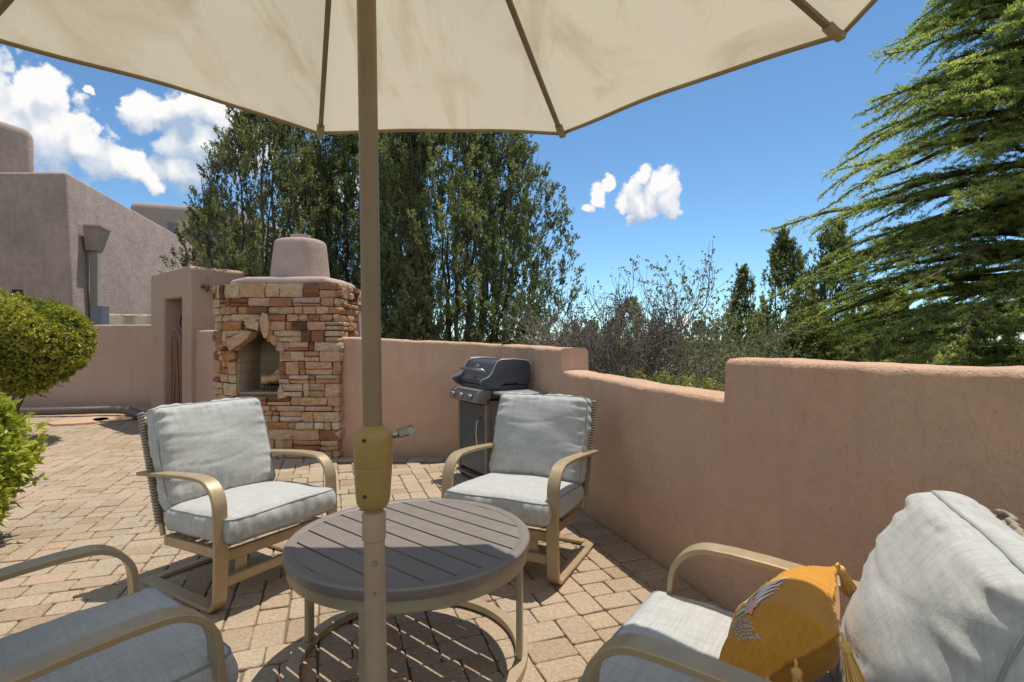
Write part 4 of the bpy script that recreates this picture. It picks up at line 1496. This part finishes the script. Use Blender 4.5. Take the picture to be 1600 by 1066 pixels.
def grill():
    a = R(32)
    P0 = Vector((-.235, 4.78, 0))
    root = thing('gas_grill', 'dark grey gas grill on a cart, lid closed, in the corner of the walls', 'grill', P0, a)
    # local: +x from front to back, +y from the near side to the far side
    Dp, Wd = .50, .585
    zl, zt = .905, 1.163
    prof = [(-.06, .955), (-.055, .975), (.02, 1.0), (.055, 1.03), (.085, 1.09), (.115, 1.14), (.16, 1.160), (.30, zt), (.44, 1.150), (.475, 1.13), (.49, 1.09), (.49, .925), (.35, .925), (.33, .945), (.20, .945), (.165, .915), (.13, .88), (.02, .89), (-.04, .925)]
    def shell(name, y0, y1, pr, mat, bev=.008, parent=root):
        m = MB(); m.prism(pr, y0, y1); o = fix_normals(m.build(name, mat, parent)); b = o.modifiers.new('b', 'BEVEL'); b.width = bev; b.segments = 3; b.limit_method = 'ANGLE'
        o.data.polygons.foreach_set('use_smooth', [True] * len(o.data.polygons)); return o
    lid = shell('lid', 0, .035, prof, M['grill'])
    shell('lid_end', Wd - .035, Wd, prof, M['grill'], parent=lid)
    inner = [(.02, .96), (.055, 1.01), (.085, 1.075), (.115, 1.125), (.165, 1.145), (.30, 1.148), (.44, 1.135), (.47, 1.08), (.47, .925), (.02, .925)]
    shell('lid_shell', .036, Wd - .036, inner, M['grill'], parent=lid)
    # pale trim along the profile
    tr = MB()
    path = [(x, -.001, z) for x, z in prof[:11]]
    tr.tube(path, .006, 6); tr.tube([(x, Wd + .001, z) for x, z in prof[:11]], .006, 6); tr.build('lid_trim', M['grill_l'], lid, smooth=True)
    hd = MB(); hd.tube([(.03, .08, 1.05), (.0, .08, 1.065), (.0, Wd - .08, 1.065), (.03, Wd - .08, 1.05)], .012, 10); hd.build('lid_handle', M['steel'], lid, smooth=True, angle=60)
    th = MB(); th.tube([(.07, Wd / 2, 1.08), (.05, Wd / 2, 1.085)], .03, 18); th.build('thermometer', M['steel'], lid, smooth=True, angle=40)
    cb = shell('cook_box', .02, Wd - .02, [(.03, .80), (.46, .80), (.48, .92), (.02, .92)], M['grill'])
    pn = shell('control_panel', -.0, Wd, [(-.10, .77), (.04, .74), (.06, .875), (-.02, .885), (-.07, .86)], M['grill_t'])
    for k in range(3):
        yk = .13 + .18 * k
        kb = MB(); kb.tube([(-.092, yk, .815), (-.125, yk, .825)], [.026, .022], 16); kb.build('knob', M['steel'], pn, smooth=True, angle=40)
    sh = MB(); sh.bbox(.06, .50, -.30, -.004, .845, .872, .008); sh.build('side_shelf', M['grill_l'], root)
    sh = MB(); sh.bbox(.06, .50, Wd + .004, Wd + .12, .845, .872, .008); sh.build('side_shelf', M['grill_l'], root)
    ct = MB()
    for x in (.005, .455):
        for y in (.0, Wd - .04): ct.bbox(x, x + .04, y, y + .04, .07, .80, .004)
    ct.bbox(-.02, .50, .0, Wd, .045, .068, .005)
    ct.build('cart_frame', M['grill_t'], root)
    pl = MB(); pl.bbox(.047, .453, .008, .022, .09, .78, .003)
    for k in range(9): pl.bbox(.10, .40, .0, .007, .42 + k * .028, .432 + k * .028, .002)
    pl.build('side_panel', M['grill_t'], root)
    pl = MB(); pl.bbox(.047, .453, Wd - .022, Wd - .008, .09, .78, .003); pl.build('side_panel', M['grill_t'], root)
    dr = MB(); dr.bbox(.012, .026, .05, Wd - .05, .10, .735, .004); dr = dr.build('door', M['grill'], root)
    h = MB(); h.tube([(.01, .12, .62), (-.03, .12, .58), (-.036, .12, .48), (-.03, .12, .38), (.01, .12, .34)], .009, 8); h.build('handle', M['steel'], dr, smooth=True)
    for (x, y) in ((.05, .03), (.43, .03), (.05, Wd - .03), (.43, Wd - .03)):
        w = MB(); w.lathe([(.004, -.014), (.036, -.014), (.042, -.008), (.042, .008), (.036, .014), (.004, .014)], 20)
        for i, v in enumerate(w.v):
            w.v[i] = np.stack([v[:, 0] + x, v[:, 2] + y, v[:, 1] + .042], 1)
        w.build('wheel', M['black'], root, smooth=True, angle=40)


grill()

# ------------------------------------------------------------------ drain hose, flagstones


def hose():
    pts = [np.array(p) for p in (at(-20, 9.1, .10), at(60, 9.15, .09), at(120, 9.2, .10), at(165, 9.3, .10), at(200, 9.2, .10), at(219, 8.75, .09), at(235, 8.2, .08), at(262, 8.0, .08))]
    t = np.linspace(0, len(pts) - 1, 420)
    P = []
    for x in t:
        i = min(int(x), len(pts) - 2); f = x - i
        p0 = pts[max(i - 1, 0)]; p1 = pts[i]; p2 = pts[i + 1]; p3 = pts[min(i + 2, len(pts) - 1)]
        P.append(.5 * ((2 * p1) + (-p0 + p2) * f + (2 * p0 - 5 * p1 + 4 * p2 - p3) * f * f + (-p0 + 3 * p1 - 3 * p2 + p3) * f ** 3))
    rad = .062 + .007 * (np.arange(420) % 4 < 2)
    m = MB(); m.tube(P, rad, 12)
    tag(m.build('drain_hose', M['hose'], smooth=True), 'brown corrugated drain hose lying along the base of the far wall', 'hose')
    for k, (px, Y, sx, sy, a, lab) in enumerate(((125, 8.55, .38, .42, .3, 'larger smooth tan flagstone, left one, on the paving before the hose'), (178, 8.75, .34, .30, 1.0, 'smaller smooth tan flagstone, nearer the gateway, on the paving before the hose'))):
        q = at(px, Y); s = MB(); rs = random.Random(k)
        n = 9; pl = [(sx * math.cos(2 * math.pi * i / n + a) * rs.uniform(.85, 1.1), sy * math.sin(2 * math.pi * i / n + a) * rs.uniform(.85, 1.1)) for i in range(n)]
        V = [(x, y, .004) for x, y in pl] + [(x * .98, y * .98, .03) for x, y in pl]
        F = [tuple(range(n, 2 * n))] + [(i, (i + 1) % n, (i + 1) % n + n, i + n) for i in range(n)]
        o = s.add(V, F).build('flagstone', M['flag']); o.location = (q[0], q[1], 0)
        tag(o, lab, 'flagstone', 'flagstones by the hose')


hose()

# ------------------------------------------------------------------ vegetation


def unit(a): return a / (np.linalg.norm(a, axis=-1, keepdims=True) + 1e-9)


def leaf_quads(mb, P, D, L_, W_, val, seed=0, up=None):
    """rhombic leaves: base P, direction D, random roll"""
    rs = np.random.RandomState(seed)
    n = len(P)
    A = rs.normal(size=(n, 3)) if up is None else up + rs.normal(0, .5, (n, 3))
    S = unit(np.cross(D, A))
    L_ = np.broadcast_to(L_, (n,))[:, None]; W_ = np.broadcast_to(W_, (n,))[:, None]
    Nn = np.cross(S, D)
    v = np.stack([P, P + D * L_ * .45 + S * W_ / 2 + Nn * W_ * .15, P + D * L_, P + D * L_ * .45 - S * W_ / 2 + Nn * W_ * .15], 1).reshape(-1, 3)
    f = np.arange(4 * n).reshape(n, 4)
    mb.add(v, f, val)


def twig_leaves(mb, P, D, TL, n, ll, lw, spread, seed, base=.5, var=.22, clump=None, upb=0.0):
    """n leaves along each twig"""
    rs = np.random.RandomState(seed)
    m = len(P)
    u = rs.uniform(0, 1, (m, n)) ** .8
    TLb = np.broadcast_to(TL, (m,))[:, None, None]
    Q = P[:, None] + D[:, None] * u[..., None] * TLb + rs.normal(0, .006, (m, n, 3))
    d = unit(D[:, None] + spread * rs.normal(size=(m, n, 3)) + np.array([0, 0, upb]))
    val = base + (clump[:, None] if clump is not None else rs.normal(0, .12, (m, 1))) + rs.normal(0, var, (m, n))
    val = np.clip(val, 0, 1)
    leaf_quads(mb, Q.reshape(-1, 3), d.reshape(-1, 3), ll * rs.uniform(.6, 1.3, m * n), lw * rs.uniform(.7, 1.3, m * n), val.reshape(-1), seed + 1)


def bez(a, b, c, n):
    t = np.linspace(0, 1, n)[:, None]
    return (1 - t) ** 2 * a + 2 * t * (1 - t) * b + t ** 2 * c


def juniper(name, label, loc, H_, Rad, stems=12, sec=34, twigs=9, nl=12, ll=.05, lw=.014, seed=1, mat='jun', bark='bark_r', z_lo=.08, taper=1.0, up=1.3, density=1.0, group=None, gaps=.5, cat='juniper tree', tl=.15, plumes=900):
    rs = np.random.RandomState(seed)
    root = thing(name, label, cat, loc, group=group)
    wood = MB(); TP = []; TD = []; CL = []
    for s in range(stems):
        az = 2 * math.pi * (s + rs.uniform(-.35, .35)) / stems; fr = rs.uniform(.15, 1) ** .6
        h = H_ * (1 - .38 * fr ** 1.6 * taper) * rs.uniform(.86, 1.03)
        out = np.array([math.cos(az), math.sin(az), 0])
        base = out * .12 * rs.uniform(.3, 1)
        end = out * Rad * fr * .78 + np.array([0, 0, h])
        midp = out * Rad * fr * rs.uniform(.55, .95) + np.array([0, 0, h * rs.uniform(.30, .45)]) + rs.normal(0, .12, 3)
        path = bez(base, midp, end, 16); path[1:-1] += rs.normal(0, .03, (14, 3))
        r0 = (.025 + .008 * H_) * rs.uniform(.5, 1.1)
        wood.tube(path, np.linspace(r0, .006, 16), 6, cap=False)
        for k in range(sec):
            f = z_lo + (1 - z_lo) * ((k + rs.uniform(0, 1)) / sec)
            i = min(int(f * 15), 14); ff = f * 15 - i
            p = path[i] * (1 - ff) + path[i + 1] * ff
            a2 = az + rs.normal(0, 1.2); o2 = np.array([math.cos(a2), math.sin(a2), 0])
            d = unit(o2 + unit(path[i + 1] - path[i]) * up * rs.uniform(.4, 1.1) + rs.normal(0, .15, 3))
            L_ = Rad * .38 * rs.uniform(.4, 1.1) * (1 - .5 * f)
            sp = bez(p, p + d * L_ * .6, p + d * L_ + np.array([0, 0, L_ * .4]), 5)
            wood.tube(sp, np.linspace(.011, .003, 5), 4, cap=False)
    # plumes: upright sprays spread through the crown's volume, with holes between them
    prof_t = [0, .08, .25, .45, .62, .78, .9, 1.0]; prof_r = [.45, .72, 1.0, .95, .80, .56 + .1 * (taper < 1), .34, .05]
    ph = rs.uniform(0, 6.28, 6)
    npl = int(plumes)
    while npl > 0:
        t = rs.uniform(z_lo, 1) ** 1.12; a2 = rs.uniform(0, 2 * math.pi)
        lob = 1 + .16 * math.sin(3 * a2 + ph[0] + 3 * t) + .12 * math.sin(7 * a2 + ph[1] - 5 * t)
        e = Rad * float(np.interp(t, prof_t, prof_r)) * lob
        rr = e * rs.uniform(.05, 1) ** .42
        p = np.array([math.cos(a2) * rr, math.sin(a2) * rr, t * H_ - .15])
        hole = math.sin(p[0] * 3.1 + ph[2] + 1.3 * math.sin(p[2] * 1.9)) * math.sin(p[1] * 2.9 + ph[3]) * math.sin(p[2] * 2.3 + ph[4] + p[0])
        if hole > .22 + .5 * (1 - gaps) or rs.rand() < .08: 
            npl -= .25; continue
        npl -= 1
        ax = unit(np.array([math.cos(a2) * .35 * rr / Rad, math.sin(a2) * .35 * rr / Rad, 1]) + rs.normal(0, .16, 3))
        L_ = tl * 2.1 * rs.uniform(.7, 1.35) * (.7 + .3 * (1 - t)); cl = rs.normal(0, .19) + .10 * hole
        if rs.rand() < .6: wood.tube([p - ax * L_ * .6, p + ax * L_], [.008, .003], 3, cap=False)
        for q in range(twigs):
            u = rs.uniform(0, 1); wdt = .42 * L_ * (1 - u) * rs.uniform(.2, 1)
            e3 = rs.normal(0, 1, 3); e3 -= ax * e3.dot(ax); e3 = unit(e3)
            TP.append(p + ax * L_ * (u * 1.2 - .3) + e3 * wdt * .5); TD.append(unit(ax + e3 * .5)); CL.append(cl)
    TP = np.array(TP); TD = np.array(TD); CL = np.array(CL)
    wood.build('trunk', M[bark], root, smooth=True)
    cr = MB(); twig_leaves(cr, TP, TD, tl * .62, nl, ll, lw, .6, seed + 5, .5, .17, CL, .2)
    cr.build('crown', M[mat], root)
    return root


def shrub_ball(name, label, loc, rx, ry, rz, n, ll, lw, seed, mat, trunk_h=.4, cat='bush', lumps=26, group=None, stems=7, stray=0):
    rs = np.random.RandomState(seed)
    root = thing(name, label, cat, loc, group=group)
    w = MB(); cz = trunk_h + rz
    lc = unit(rs.normal(size=(lumps, 3))); lr = rs.uniform(.35, .7, lumps)
    P = []; Dd = []; C_ = []
    d = unit(rs.normal(size=(n, 3))); 
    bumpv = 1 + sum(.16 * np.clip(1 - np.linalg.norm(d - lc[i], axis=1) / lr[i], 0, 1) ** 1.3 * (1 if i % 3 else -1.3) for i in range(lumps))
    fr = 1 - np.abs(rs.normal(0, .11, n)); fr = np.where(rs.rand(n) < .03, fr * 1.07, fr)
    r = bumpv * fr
    P = d * r[:, None] * np.array([rx, ry, rz]) + np.array([0, 0, cz])
    # sprigs: leaves grouped in rosettes of 5
    m = n // 6
    P = P[:m]; d = d[:m]
    ax = unit(d + rs.normal(0, .45, (m, 3)) + np.array([0, 0, .55]))
    cr = MB()
    k = 7
    sp = rs.normal(0, .9, (m, k, 3)); dd = unit(ax[:, None] * 1.0 + sp)
    Q = P[:, None] + ax[:, None] * rs.uniform(-.5, .7, (m, k, 1)) * ll + rs.normal(0, ll * .25, (m, k, 3))
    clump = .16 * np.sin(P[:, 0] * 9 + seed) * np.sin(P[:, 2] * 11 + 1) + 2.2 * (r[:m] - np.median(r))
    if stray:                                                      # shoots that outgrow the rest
        ix = rs.choice(m, stray); e = unit(d[ix] + np.array([0, 0, .7]) + rs.normal(0, .3, (stray, 3)))
        for q in range(stray): w.tube([P[ix[q]] - e[q] * .05, P[ix[q]] + e[q] * .11], [.004, .002], 3, cap=False)
        twig_leaves(cr, P[ix], e, .13, 12, ll, lw, .8, seed + 9, .62, .2)
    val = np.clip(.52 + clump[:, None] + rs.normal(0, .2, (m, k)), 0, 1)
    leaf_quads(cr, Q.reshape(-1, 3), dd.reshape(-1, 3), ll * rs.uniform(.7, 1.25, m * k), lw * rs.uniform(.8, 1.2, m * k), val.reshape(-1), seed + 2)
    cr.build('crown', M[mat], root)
    for s in range(stems):
        e = unit(rs.normal(size=3)) * np.array([rx, ry, rz]) * .8; e[2] = abs(e[2]) * .6 + cz * .9
        w.tube(bez(np.array([rs.normal(0, .03), rs.normal(0, .03), -.08]), np.array([e[0] * .2, e[1] * .2, cz * .7]), e, 8), np.linspace(.022, .005, 8), 6, cap=False)
        for q in range(10):
            f = bez(np.array([0, 0, 0.]), np.array([e[0] * .2, e[1] * .2, cz * .7]), e, 8)[4 + q % 4]
            g = f + unit(rs.normal(size=3)) * np.array([rx, ry, rz]) * .5
            w.tube([f, (f + g) / 2 + rs.normal(0, .03, 3), g], [.007, .005, .003], 4, cap=False)
    w.build('trunk', M['bark'], root, smooth=True)
    return root


def twiggy(name, label, loc, H_, Rad, seed, bark='twig_d', leafm='darkleaf', stems=9, depth=4, leaves=2, ll=.035, lw=.016, cat='shrub', spreadk=1.0, group=None, nb=3, thick=1.0):
    rs = np.random.RandomState(seed)
    root = thing(name, label, cat, loc, group=group)
    w = MB(); TP = []; TD = []

    def grow(p, d, L_, r, lev):
        n = 5
        pts = [p]; dd = d
        for i in range(n):
            dd = unit(dd + rs.normal(0, .13, 3) + np.array([0, 0, .05])); pts.append(pts[-1] + dd * L_ / n)
        w.tube(pts, np.linspace(r, r * .55, n + 1), 4 if lev else 5, cap=False)
        if lev >= depth:
            TP.append(pts[-1]); TD.append(dd)
            TP.append(pts[-2]); TD.append(unit(dd + rs.normal(0, .5, 3)))
            return
        for k in range(nb + (rs.rand() < .4)):
            i = rs.randint(2, n + 1) if k else n
            nd = unit(dd + rs.normal(0, .42 * spreadk, 3) + np.array([0, 0, .12]))
            grow(pts[i], nd, L_ * rs.uniform(.58, .82), r * .58, lev + 1)
    for s in range(stems):
        az = 2 * math.pi * (s + rs.uniform(-.4, .4)) / stems; k = rs.uniform(.15, 1)
        d = unit(np.array([math.cos(az) * Rad / H_ * k * 1.15, math.sin(az) * Rad / H_ * k * 1.15, 1]))
        grow(np.array([math.cos(az) * .06, math.sin(az) * .06, 0]), d, H_ * .36 * rs.uniform(.85, 1.1), (.012 + .004 * H_) * thick, 0)
    w.build('trunk', M[bark], root, smooth=True)
    if leaves:
        cr = MB(); twig_leaves(cr, np.array(TP), np.array(TD), .05, leaves, ll, lw, .8, seed + 3, .5, .25)
        cr.build('crown', M[leafm], root)
    return root


def cedar(loc, H_, Lmax):
    rs = np.random.RandomState(17)
    root = thing('cedar_tree', 'large feathery green cedar with drooping limbs, beyond the wall on the right edge', 'cedar tree', loc)
    w = MB(); cr = MB()
    w.tube([(0, 0, -.3), (0.05, 0, 2), (0, .05, 4), (-.05, 0, 6), (0, 0, H_)], [.24, .20, .16, .10, .02], 12)
    RP = []; RD = []; RC = []
    z = -.05
    while z < H_ - .2:
        f = z / H_
        L0 = Lmax * (1 - max(0, f - .45) / .75) * (1.0 if f > .3 else .90)
        nb = 7
        for b in range(nb):
            if b < 6: az = math.pi + rs.uniform(-.75, 1.15)         # towards the patio
            else: az = rs.uniform(-math.pi * .6, math.pi * .5)
            L_ = max(.5, L0 * rs.uniform(.72, 1.06))
            o = np.array([math.cos(az), math.sin(az), 0])
            rise = rs.uniform(.02, .10) * L_
            drop = (rs.uniform(.02, .24) + .26 * f) * L_
            zz = z + rs.uniform(-.1, .1)
            p0 = np.array([0, 0, zz]); p2 = o * L_ + np.array([0, 0, zz - drop + .15])
            p1 = o * L_ * .5 + np.array([0, 0, zz + rise])
            lim = bez(p0, p1, p2, 14); lim[1:] += np.cumsum(rs.normal(0, .016, (13, 3)), 0)
            w.tube(lim, np.linspace(.045 * L_ / Lmax + .012, .004, 14), 5, cap=False)
            side = np.array([-o[1], o[0], 0])
            nbr = int(15 * L_)
            cl = rs.normal(0, .12)
            for k in range(nbr):
                g = .16 + .84 * (k + rs.rand()) / nbr
                i = min(int(g * 13), 12); p = lim[i] + (lim[i + 1] - lim[i]) * (g * 13 - i)
                sg = 1 if k % 2 else -1
                bl = (.60 * (1 - g) + .13) * rs.uniform(.5, 1.1)
                tn = unit(lim[i + 1] - lim[i])
                d = unit(tn * .85 + side * sg * rs.uniform(.3, 1.0) + np.array([0, 0, rs.uniform(-.42, .22)]))
                e = p + d * bl + np.array([0, 0, -.10 * bl])
                br = bez(p, p + d * bl * .5 + np.array([0, 0, .04]), e, 5)
                w.tube(br, np.linspace(.006, .002, 5), 3, cap=False)
                nr = max(4, int(bl / .032))
                for q in range(nr):
                    h = (q + rs.rand()) / nr * 4; j = min(int(h), 3)
                    RP.append(br[j] + (br[j + 1] - br[j]) * (h - j)); RD.append(unit(br[j + 1] - br[j])); RC.append(cl)
                # side twigs
                for q in range(int(bl / .11)):
                    h = rs.uniform(.2, 1) * 4; j = min(int(h), 3)
                    s0 = br[j] + (br[j + 1] - br[j]) * (h - j); sd_ = unit(d * .8 + np.cross(d, [0, 0, 1]) * rs.choice([-1, 1]) * .8 + rs.normal(0, .12, 3)); sl = rs.uniform(.06, .16)
                    for v in range(int(sl / .032) + 1):
                        RP.append(s0 + sd_ * .032 * v); RD.append(sd_); RC.append(cl)
            for q in range(10):
                RP.append(lim[-1] - (lim[-1] - lim[-2]) * .25 * q); RD.append(unit(lim[-1] - lim[-2])); RC.append(cl)
        z += .15 if z < 1.9 else .19
    RP = np.array(RP); RD = np.array(RD); RC = np.array(RC)
    m = len(RP); k = 7
    d = unit(RD[:, None] * .45 + rs.normal(0, .75, (m, k, 3)) + np.array([0, 0, .22]))
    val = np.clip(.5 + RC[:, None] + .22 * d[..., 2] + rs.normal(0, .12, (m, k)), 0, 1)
    P = np.repeat(RP[:, None], k, 1).reshape(-1, 3)
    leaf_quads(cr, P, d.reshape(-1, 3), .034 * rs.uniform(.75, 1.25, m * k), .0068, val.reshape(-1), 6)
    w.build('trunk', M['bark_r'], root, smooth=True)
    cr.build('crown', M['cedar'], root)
    print('cedar rosettes', m)


def ground_at(x, y):
    d = (x - wall_x(y)) * .944; d2 = y - 7.0
    e = max(d, d2 if x > -2.5 else -9)
    return -.06 - (min(1.3, (e - .25) * .25) if e > .25 else 0) - .03


def base(px, Y):
    q = at(px, Y); return (q[0], Y, ground_at(q[0], Y))


G5 = 'junipers beyond the patio wall'
def jt(label, px, Y, H_, Rad, plumes, seed, mat='jun', stems=8, twigs=8, nl=13, gaps=.5, taper=1.0, z_lo=.03, bark='bark_r', lw=.021, ll=.044):
    juniper('juniper_tree', label, base(px, Y), H_, Rad, stems, 10, twigs, nl, ll, lw, seed, mat, bark, z_lo, taper, 1.2, 1.0, G5, gaps=gaps, plumes=plumes)


jt('airy olive green juniper with ascending branches, left tree behind the stone fireplace', 425, 10.2, 6.6, 1.75, 2200, 3, 'jun2', 13, 8, 12, .95, bark='bark')
jt('dark dense juniper behind the umbrella pole, middle of the three tall ones', 560, 11.0, 7.0, 1.7, 2700, 8, stems=11, gaps=.4)
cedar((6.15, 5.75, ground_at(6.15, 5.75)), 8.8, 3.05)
jt('broad dark green juniper behind the back wall and grill, rightmost of the tall ones', 712, 9.4, 7.6, 2.0, 4300, 14, stems=15, gaps=.35)
jt('spiky young juniper with pointed leader, standing between tall scrub and cedar', 1225, 10.5, 4.85, .85, 620, 31, stems=4, gaps=.8)
jt('narrow pointed juniper rising out of the tall scrub, smallest spire', 1162, 11.5, 4.3, .55, 360, 33, stems=3, gaps=.6)
jt('thin dark juniper spire partly covered by the cedar tips', 1303, 9.5, 5.0, .7, 520, 35, stems=3, gaps=.8)
jt('low rounded dark juniper behind the bare shrub, just right of the broad juniper', 925, 13, 3.1, 1.0, 420, 37, stems=5, gaps=.3, taper=.5)
jt('dense dark juniper seen through the branches of the bare shrub', 985, 15, 3.9, 1.2, 480, 38, stems=5, gaps=.3, taper=.5)
jt('small bushy olive juniper in front of the spires at the end of the low wall', 1262, 7.5, 3.0, .85, 620, 39, 'jun2', 6, gaps=.3)
jt('pale green bushy juniper under the lowest cedar limbs, above the high wall', 1385, 8.0, 3.4, 1.2, 800, 40, 'jun2', 6, gaps=.3)
for k, (px, Y, H_) in enumerate(((895, 22, 3.4), (955, 27, 3.6), (1045, 24, 3.3), (1092, 19, 3.3), (1135, 26, 3.9), (1195, 21, 3.5), (1255, 24, 3.9), (1330, 18, 3.6), (1450, 20, 3.8), (1540, 17, 3.6))):
    juniper('juniper_tree', 'small distant juniper on the slope beyond the scrub and bushes', base(px, Y), H_, 1.5, 4, 6, 7, 9, .07, .035, 80 + k, 'jun', 'bark_r', .03, 1.0, 1.2, 1.0, 'distant junipers on the slope', gaps=.2, plumes=260)
twiggy('bare_shrub', 'tall vase shaped shrub of dark nearly bare branches above the lowered wall', base(985, 6.6), 2.75, .80, 51, 'twig_d', 'darkleaf', 10, 4, 1, .034, .020, spreadk=.85, thick=1.35)
twiggy('bare_shrub', 'thin grey twigs beside the broad juniper, left of the tall dark bare shrub', base(918, 7.6), 2.5, .8, 57, 'twig', 'red', 6, 4, 2, .03, .014)
twiggy('scrub_bush', 'tangled grey twig scrub close behind the lowered wall, lower one', base(1055, 5.2), 1.55, 1.15, 53, 'twig', 'jun2', 6, 4, 2, .03, .015, spreadk=1.5, thick=.8)
twiggy('scrub_bush', 'tall tangled scrub with small olive leaves behind the end of the lowered wall', base(1120, 7.0), 3.2, 1.2, 55, 'twig', 'jun2', 8, 4, 6, .04, .024, spreadk=1.4)
G6 = 'low green bushes behind the walls'
shrub_ball('green_bush', 'low yellow green bush just over the lowered wall top, left one', base(1010, 5.6), .95, .5, .45, 11000, .04, .016, 61, 'box', .40, group=G6)
shrub_ball('green_bush', 'low olive bush at the foot of the tall scrub, right one', base(1110, 5.4), .6, .4, .40, 7000, .04, .016, 62, 'box', .36, group=G6)
shrub_ball('green_bush', 'tiny bright bush peeking between fireplace cap and gateway pillar', base(364, 9.7), .5, .4, .55, 5000, .045, .02, 63, 'box', 1.75, group=G6)
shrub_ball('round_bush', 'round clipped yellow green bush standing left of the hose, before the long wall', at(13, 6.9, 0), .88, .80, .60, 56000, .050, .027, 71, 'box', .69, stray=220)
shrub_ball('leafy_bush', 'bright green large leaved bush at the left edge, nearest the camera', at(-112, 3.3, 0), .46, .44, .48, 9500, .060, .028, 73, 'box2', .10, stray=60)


def far_wood():
    rs = np.random.RandomState(9)
    mb = MB(); n = 1300
    ang = rs.uniform(-1.2, 1.2, n); dist = 40 + 260 * rs.uniform(0, 1, n) ** 1.5
    X = np.sin(ang) * dist; Y = np.cos(ang) * dist
    k = 110
    C_ = np.stack([X, Y, -1.6 - (dist - 40) * .006], 1)
    h = rs.uniform(1.3, 3.2, n)
    d = unit(rs.normal(size=(n, k, 3))); d[..., 2] = np.abs(d[..., 2])
    P = C_[:, None] + d * np.stack([h * .6, h * .6, h * .9], 1)[:, None] * rs.uniform(.75, 1.05, (n, k, 1))
    val = np.clip(.35 + rs.normal(0, .2, (n, k)) + .15 * d[..., 2], 0, 1)
    leaf_quads(mb, P.reshape(-1, 3), unit(d + rs.normal(0, .5, (n, k, 3))).reshape(-1, 3), np.repeat(h * .16, k), np.repeat(h * .13, k), val.reshape(-1), 10)
    o = mb.build('distant_woodland', M['jun'])
    tag(o, 'distant dark green scrub woodland along the horizon', 'woodland', kind='stuff')


far_wood()
